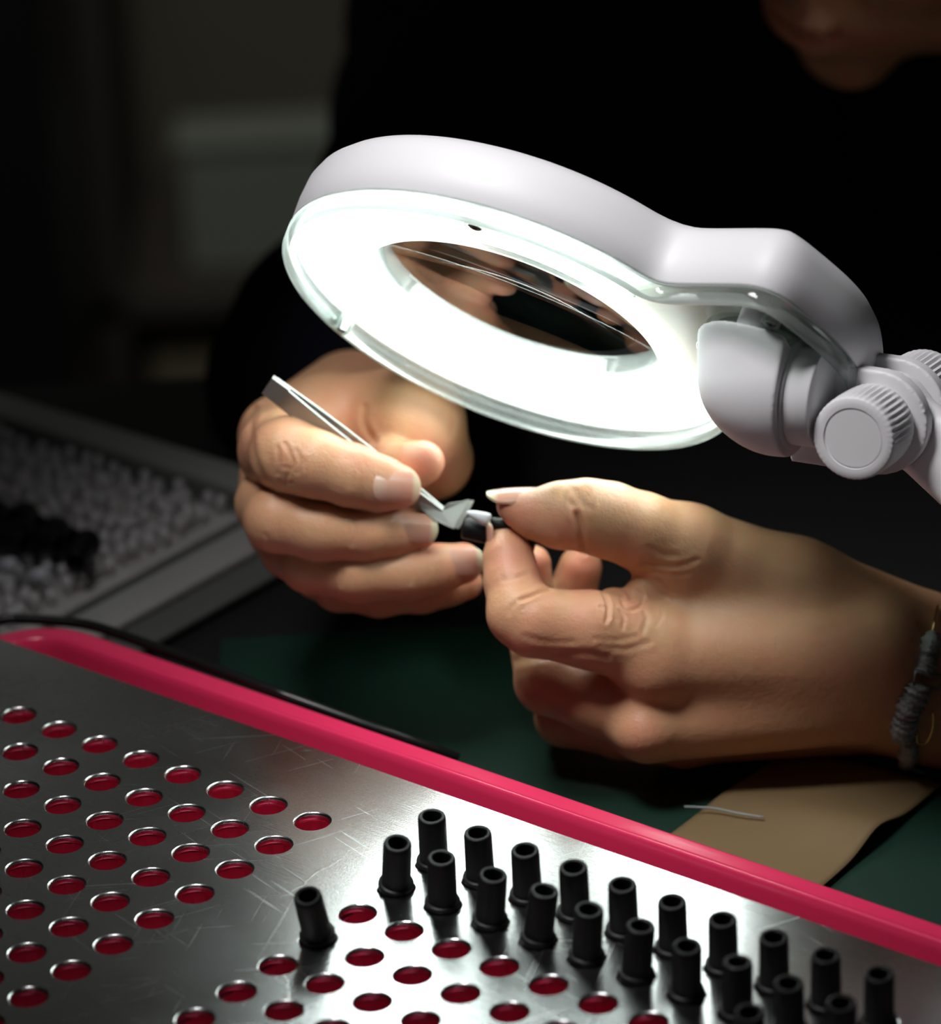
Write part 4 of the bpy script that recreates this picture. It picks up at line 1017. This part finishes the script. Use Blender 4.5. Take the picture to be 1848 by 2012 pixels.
# ================================================================== tweezers
tz = empty('tweezers', at(545, 748, 1.33), 'steel tweezers with broad flat tips held between finger and thumb', 'tweezers')
TW = tz.location.copy(); TT = TL / 1000 + 0.003
Pz = np.array([.585, -.811, 0]); Wz = Vector(list((-Pz * .78 + np.array([0, 0, .62])) @ VM)).normalized(); Nz = Vector(list((Pz * .62 + np.array([0, 0, .78])) @ VM)).normalized()
def strip(line, widths, off, th, name):
    """flat blade: line = top edge (px,py,t); widths in m along Wz"""
    V = []; Fc = []
    for (x, y, t), wd, o_ in zip(line, widths, off):
        p = at(x, y, t) + Nz * o_
        V += [p, p + Wz * wd, p + Wz * wd + Nz * th, p + Nz * th]
    n = len(line)
    for i in range(n - 1):
        for q in range(4): Fc.append([i * 4 + q, i * 4 + (q + 1) % 4, (i + 1) * 4 + (q + 1) % 4, (i + 1) * 4 + q])
    Fc.append([3, 2, 1, 0]); Fc.append([(n - 1) * 4 + q for q in range(4)])
    o = mesh_obj(name, V, Fc, STEEL, tz, root=TW, smooth=False)
    bm = bmesh.new(); bm.from_mesh(o.data); bmesh.ops.recalc_face_normals(bm, faces=bm.faces); bm.to_mesh(o.data); bm.free()
    bev(o, 0.0002, 2, 30); return o
ns = 14; ln = []; wd = []; of1 = []; of2 = []
for k in range(ns):
    u = k / (ns - 1); x = 541 + (872 - 541) * u; y = 745 + (1003 - 745) * u
    ln.append((x, y, TT - 0.011 * (1 - u))); wd.append(0.0070 * (1 - 0.2 * u)); of1.append(-0.0004 - 0.0012 * math.sin(math.pi * min(1, u * 1.1))); of2.append(0.0005 + 0.0013 * math.sin(math.pi * min(1, u * 1.0)))
strip(ln, wd, of1, 0.0009, 'blade'); strip(ln, wd, of2, 0.0009, 'blade')
V0 = at(541, 745, TT - 0.011); MB().box(V0 + Wz * .0035 + vdir(.81, .585, 0) * 0.002 + Nz * .0004, vdir(.81, .585, 0) * .003, Wz * .0034, Nz * .0008).build('joined_end', STEEL, tz, root=TW, smooth=False)
def plate_px(pts, t, th, name, dn=None):
    P = [at(x, y, t_ if (t_ := q[0] if q else t) else t) for (x, y, *q) in pts]
    o = MB().prism(P, (dn or FW) * th).build(name, STEEL, tz, root=TW, smooth=False); bev(o, 0.00015, 2, 30); return o
plate_px([(866, 1003), (876, 993), (922, 981, TT + .002), (912, 1006, TT + .001), (891, 1040, TT - .001), (853, 1022, TT - .001), (826, 1000, TT), (822, 985, TT)], TT, 0.0009, 'flat_tip')
plate_px([(872, 996), (882, 988), (931, 983, TT + .004), (920, 1008, TT + .003), (900, 1040, TT + .001), (862, 1022, TT + .001)], TT + 0.003, 0.0009, 'flat_tip')

# ================================================================== held tube with a white swab tip
a = at(908, 1036, (TR + 6) / 1000); b = at(1052, 1060, (TR + 4) / 1000); ax = (b - a).normalized(); Lh = (b - a).length
ht = empty('rubber_tube', b, 'black rubber tube pinched between thumb and finger under the tweezers', 'rubber tube')
s_ = TR / F / 1000
o = MB().lathe(a, ax, [(0, 17 * s_), (0.0003, 21 * s_), (0.0012, 23 * s_), (Lh * .45, 24 * s_), (Lh * .5, 27 * s_), (Lh - .0006, 28 * s_), (Lh, 26 * s_), (Lh, 15 * s_), (.001, 12 * s_)], 32).build('tube_body', RUBBER, ht, root=ht.location)
a2 = at(916, 1006, (TR + 0) / 1000); b2 = at(962, 1023, (TR + 1) / 1000); b3 = at(1050, 1056, (TR + 2) / 1000); ax2 = (b2 - a2).normalized()
sw = empty('cotton_swab', b2, 'white pointed swab tip on a black stick beside the tweezer tips', 'swab')
L2 = (b2 - a2).length
MB().lathe(a2, ax2, [(0, .0002), (L2 * .1, 5 * s_), (L2 * .4, 9.5 * s_), (L2 * .75, 13 * s_), (L2 * .93, 13 * s_), (L2, 9 * s_)], 24).build('swab_tip', mat('white_cotton', (0.85, 0.87, 0.92), 0.7), sw, root=sw.location)
MB().tube([b2 - ax2 * .001, b2.lerp(b3, .3), b3], [6 * s_, 15 * s_, 16 * s_], 16).build('stick', RUBBER, sw, root=sw.location)

# ================================================================== bracelet
br = empty('bracelet', at(1800, 1350, 1.30), 'grey fabric and gold link bracelet around the wrist at the right edge', 'bracelet')
BRL = br.location.copy()
def wrist_pt(px, py, out=0.001):
    h_ = hit('R', min(px, 1900), py)
    if h_[0] is None: return at(px, py, (TR + 20) / 1000), -FW
    return h_[0] + h_[1] * out, h_[1]
KN = mat('grey_fabric', (0.42, 0.44, 0.43), 0.6, var=0.6, vscale=700, bump=1.0, bscale=900, bdist=0.0012)
GOLD = mat('gold_wire', (0.75, 0.55, 0.25), 0.3, 1.0)
rr = random.Random(5)
def bead(pts, rads, name='fabric_bead'):
    c = [wrist_pt(x, y, 0.0012)[0] for x, y in pts]; c = [Vector(list(p)) for p in smooth_poly([list(q) for q in c], 6)]
    R = np.interp(np.linspace(0, 1, len(c)), np.linspace(0, 1, len(rads)), rads)
    R = [r * 1.15 * (1 + .22 * math.sin(i * 2.3 + pts[0][1])) * TR / F / 1000 for i, r in enumerate(R)]
    mb = MB().tube(c, R, 14)
    for v in mb.v: v += Vector((rr.uniform(-1, 1), rr.uniform(-1, 1), rr.uniform(-1, 1))) * 0.00025
    return mb.build(name, KN, br, root=BRL)
bead([(1828, 1250), (1822, 1268), (1815, 1290)], [9, 19, 15])
bead([(1815, 1290), (1812, 1308), (1806, 1322)], [17, 18, 15])
bead([(1802, 1342), (1795, 1362), (1783, 1385), (1778, 1405)], [19, 23, 22, 17])
bead([(1778, 1405), (1774, 1425), (1775, 1446)], [19, 22, 15])
bead([(1785, 1452), (1785, 1475), (1782, 1497)], [12, 15, 12])
cl = [wrist_pt(x, y, .002)[0] for x, y in ((1788, 1316), (1846, 1328), (1840, 1352), (1786, 1342))]
MB().tube(cl, 3.2 * s_, 8, closed=True).build('clasp_frame', mat('grey_metal', (0.35, 0.35, 0.36), 0.4, 0.9), br, root=BRL)
lk = [wrist_pt(x, y, .003)[0] for x, y in smooth_poly([(1826, 1390), (1829, 1410), (1825, 1432), (1815, 1446), (1801, 1444), (1797, 1425)], 4)]
MB().tube(lk, 3.0 * s_, 8).build('gold_link', GOLD, br, root=BRL)
MB().tube([wrist_pt(x, y, .001)[0] for x, y in ((1840, 1195), (1833, 1222), (1827, 1250))], 3 * s_, 8).build('cord', GOLD, br, root=BRL)
MB().tube([wrist_pt(x, y, .001)[0] for x, y in smooth_poly([(1785, 1500), (1795, 1512), (1815, 1520)], 3)], 4 * s_, 8).build('cord', KN, br, root=BRL)

# ================================================================== grey parts tray at the left, out of focus
GREYP = mat('grey_acrylic', (0.34, 0.34, 0.325), 0.5, var=0.12, vscale=20)
pt = empty('parts_tray', lat(-14, -8.6, TZ), 'flat grey tray lying behind the pink tray at the left, out of focus', 'tray')
PTL = pt.location.copy()
def lbox(i0, i1, j0, j1, z0, z1, name, m, par, root, bw=0.0):
    o = MB().prism([lat(i0, j0, z0), lat(i1, j0, z0), lat(i1, j1, z0), lat(i0, j1, z0)], Z_ * (z1 - z0)).build(name, m, par, root=root, smooth=False)
    if bw: bev(o, bw, 2)
    return o
lbox(-27, -2.75, -13.2, -4.05, TZ, TZ + .002, 'base', mat('grey_dark_base', (0.10, 0.105, 0.10), 0.5), pt, PTL, .0004)
lbox(-27, -3.9, -13.1, -12.2, TZ + .002, TZ + .007, 'edge_strip', GREYP, pt, PTL, .001)
lbox(-4.6, -3.6, -12.1, -4.1, TZ + .002, TZ + .005, 'edge_strip', GREYP, pt, PTL, .001)
lbox(-27, -5.0, -11.6, -4.2, TZ + .002, TZ + .0035, 'insert', mat('grey_insert', (0.48, 0.46, 0.45), 0.6, var=0.2, vscale=60), pt, PTL, .0005)
mb = MB(); rr = random.Random(9)
i = -26.5
while i < -5.2:
    j = -11.4
    while j < -4.5:
        c = lat(i + rr.uniform(-.13, .13), j + rr.uniform(-.13, .13), TZ + .0035); hgt = .0055 + rr.uniform(0, .0015)
        mb.lathe(c, (rr.uniform(-.12, .12), rr.uniform(-.12, .12), 1), [(0, .0021), (hgt * .8, .0018), (hgt, .0011)], 8)
        j += .42
    i += .42
o = mb.build('clear_caps', mat('grey_caps', (0.62, 0.60, 0.60), 0.35), None, smooth=True)
tag(o, 'bed of tiny pale grey caps covering the grey tray at the left', 'plastic caps', None, 'stuff')
spots = [(8, 1030, 20), (38, 1058, -15), (62, 1040, 30), (95, 1078, 10), (128, 1068, 25), (160, 1104, 60), (22, 1080, 5)]
wl = ['behind the others at the frame edge', 'beside the one at the frame edge', 'raised at the back of the cluster', 'in the middle of the cluster', 'near the right end of the cluster', 'lying flat at the right end', 'nearest the white plugs']
for (x, y, an), wd_ in zip(spots, wl):
    o = proto.copy(); COL.objects.link(o); p = onplane(x, y, TZ + .012)
    d_ = (IU * math.cos(math.radians(an)) + JU * math.sin(math.radians(an)) + Z_ * (.18 if an != 60 else .05)).normalized()
    o.location = p - d_ * .008 + Z_ * .003; o.rotation_euler = Z_.rotation_difference(d_).to_euler()
    tag(o, 'blurred black rubber tube lying on the grey tray, ' + wd_, 'rubber tube', 'black rubber tubes lying on the grey tray')
for (x, y), wd_ in zip(((12, 1112), (72, 1132)), ('at the left frame edge', 'just in front of the black tubes')):
    p = onplane(x, y, TZ + .012); o = MB().lathe(p, IU + Z_ * .5, [(-.004, .0008), (-.0035, .0022), (.003, .0026), (.0042, .0016)], 16).build('white_plug', mat('white_plug_' + str(x), (0.6, 0.6, 0.66), 0.4), None, root=p)
    tag(o, 'small white plug on the grey tray, ' + wd_, 'plug', 'white plugs on the grey tray')
pts = [onplane(x, y - 5, PZ - .004) for x, y in smooth_poly([(20, 1220), (100, 1224), (170, 1232), (225, 1248), (290, 1271), (380, 1303), (460, 1334), (560, 1372)], 4)]
pts = [onplane(-60, 1232, PZ - .004)] + pts + [onplane(700, 1418, PZ - .012), onplane(900, 1490, PZ - .02)]
o = MB().tube(pts, [.0016] * len(pts), 8).build('black_band', mat('band_black', (0.008, 0.008, 0.008), 0.35), None, root=pts[0]); tag(o, 'thin black band running along the back of the pink tray rim', 'band')  # thin black band laid along the outer edge of the rim
pts = [onplane(x, y, TZ + .0045) for x, y in smooth_poly([(1344, 1585), (1400, 1588), (1450, 1598), (1500, 1606)], 4)]
o = MB().tube(pts, [.0003] * len(pts), 6).build('scratch_line', mat('white_scratch', (0.25, 0.3, 0.3), 0.5), None, root=pts[0]); tag(o, 'short pale scratch line lying over the left edge of the brown card', 'scratch_line')  # thin raised tube standing in for a pale scratch on the mat
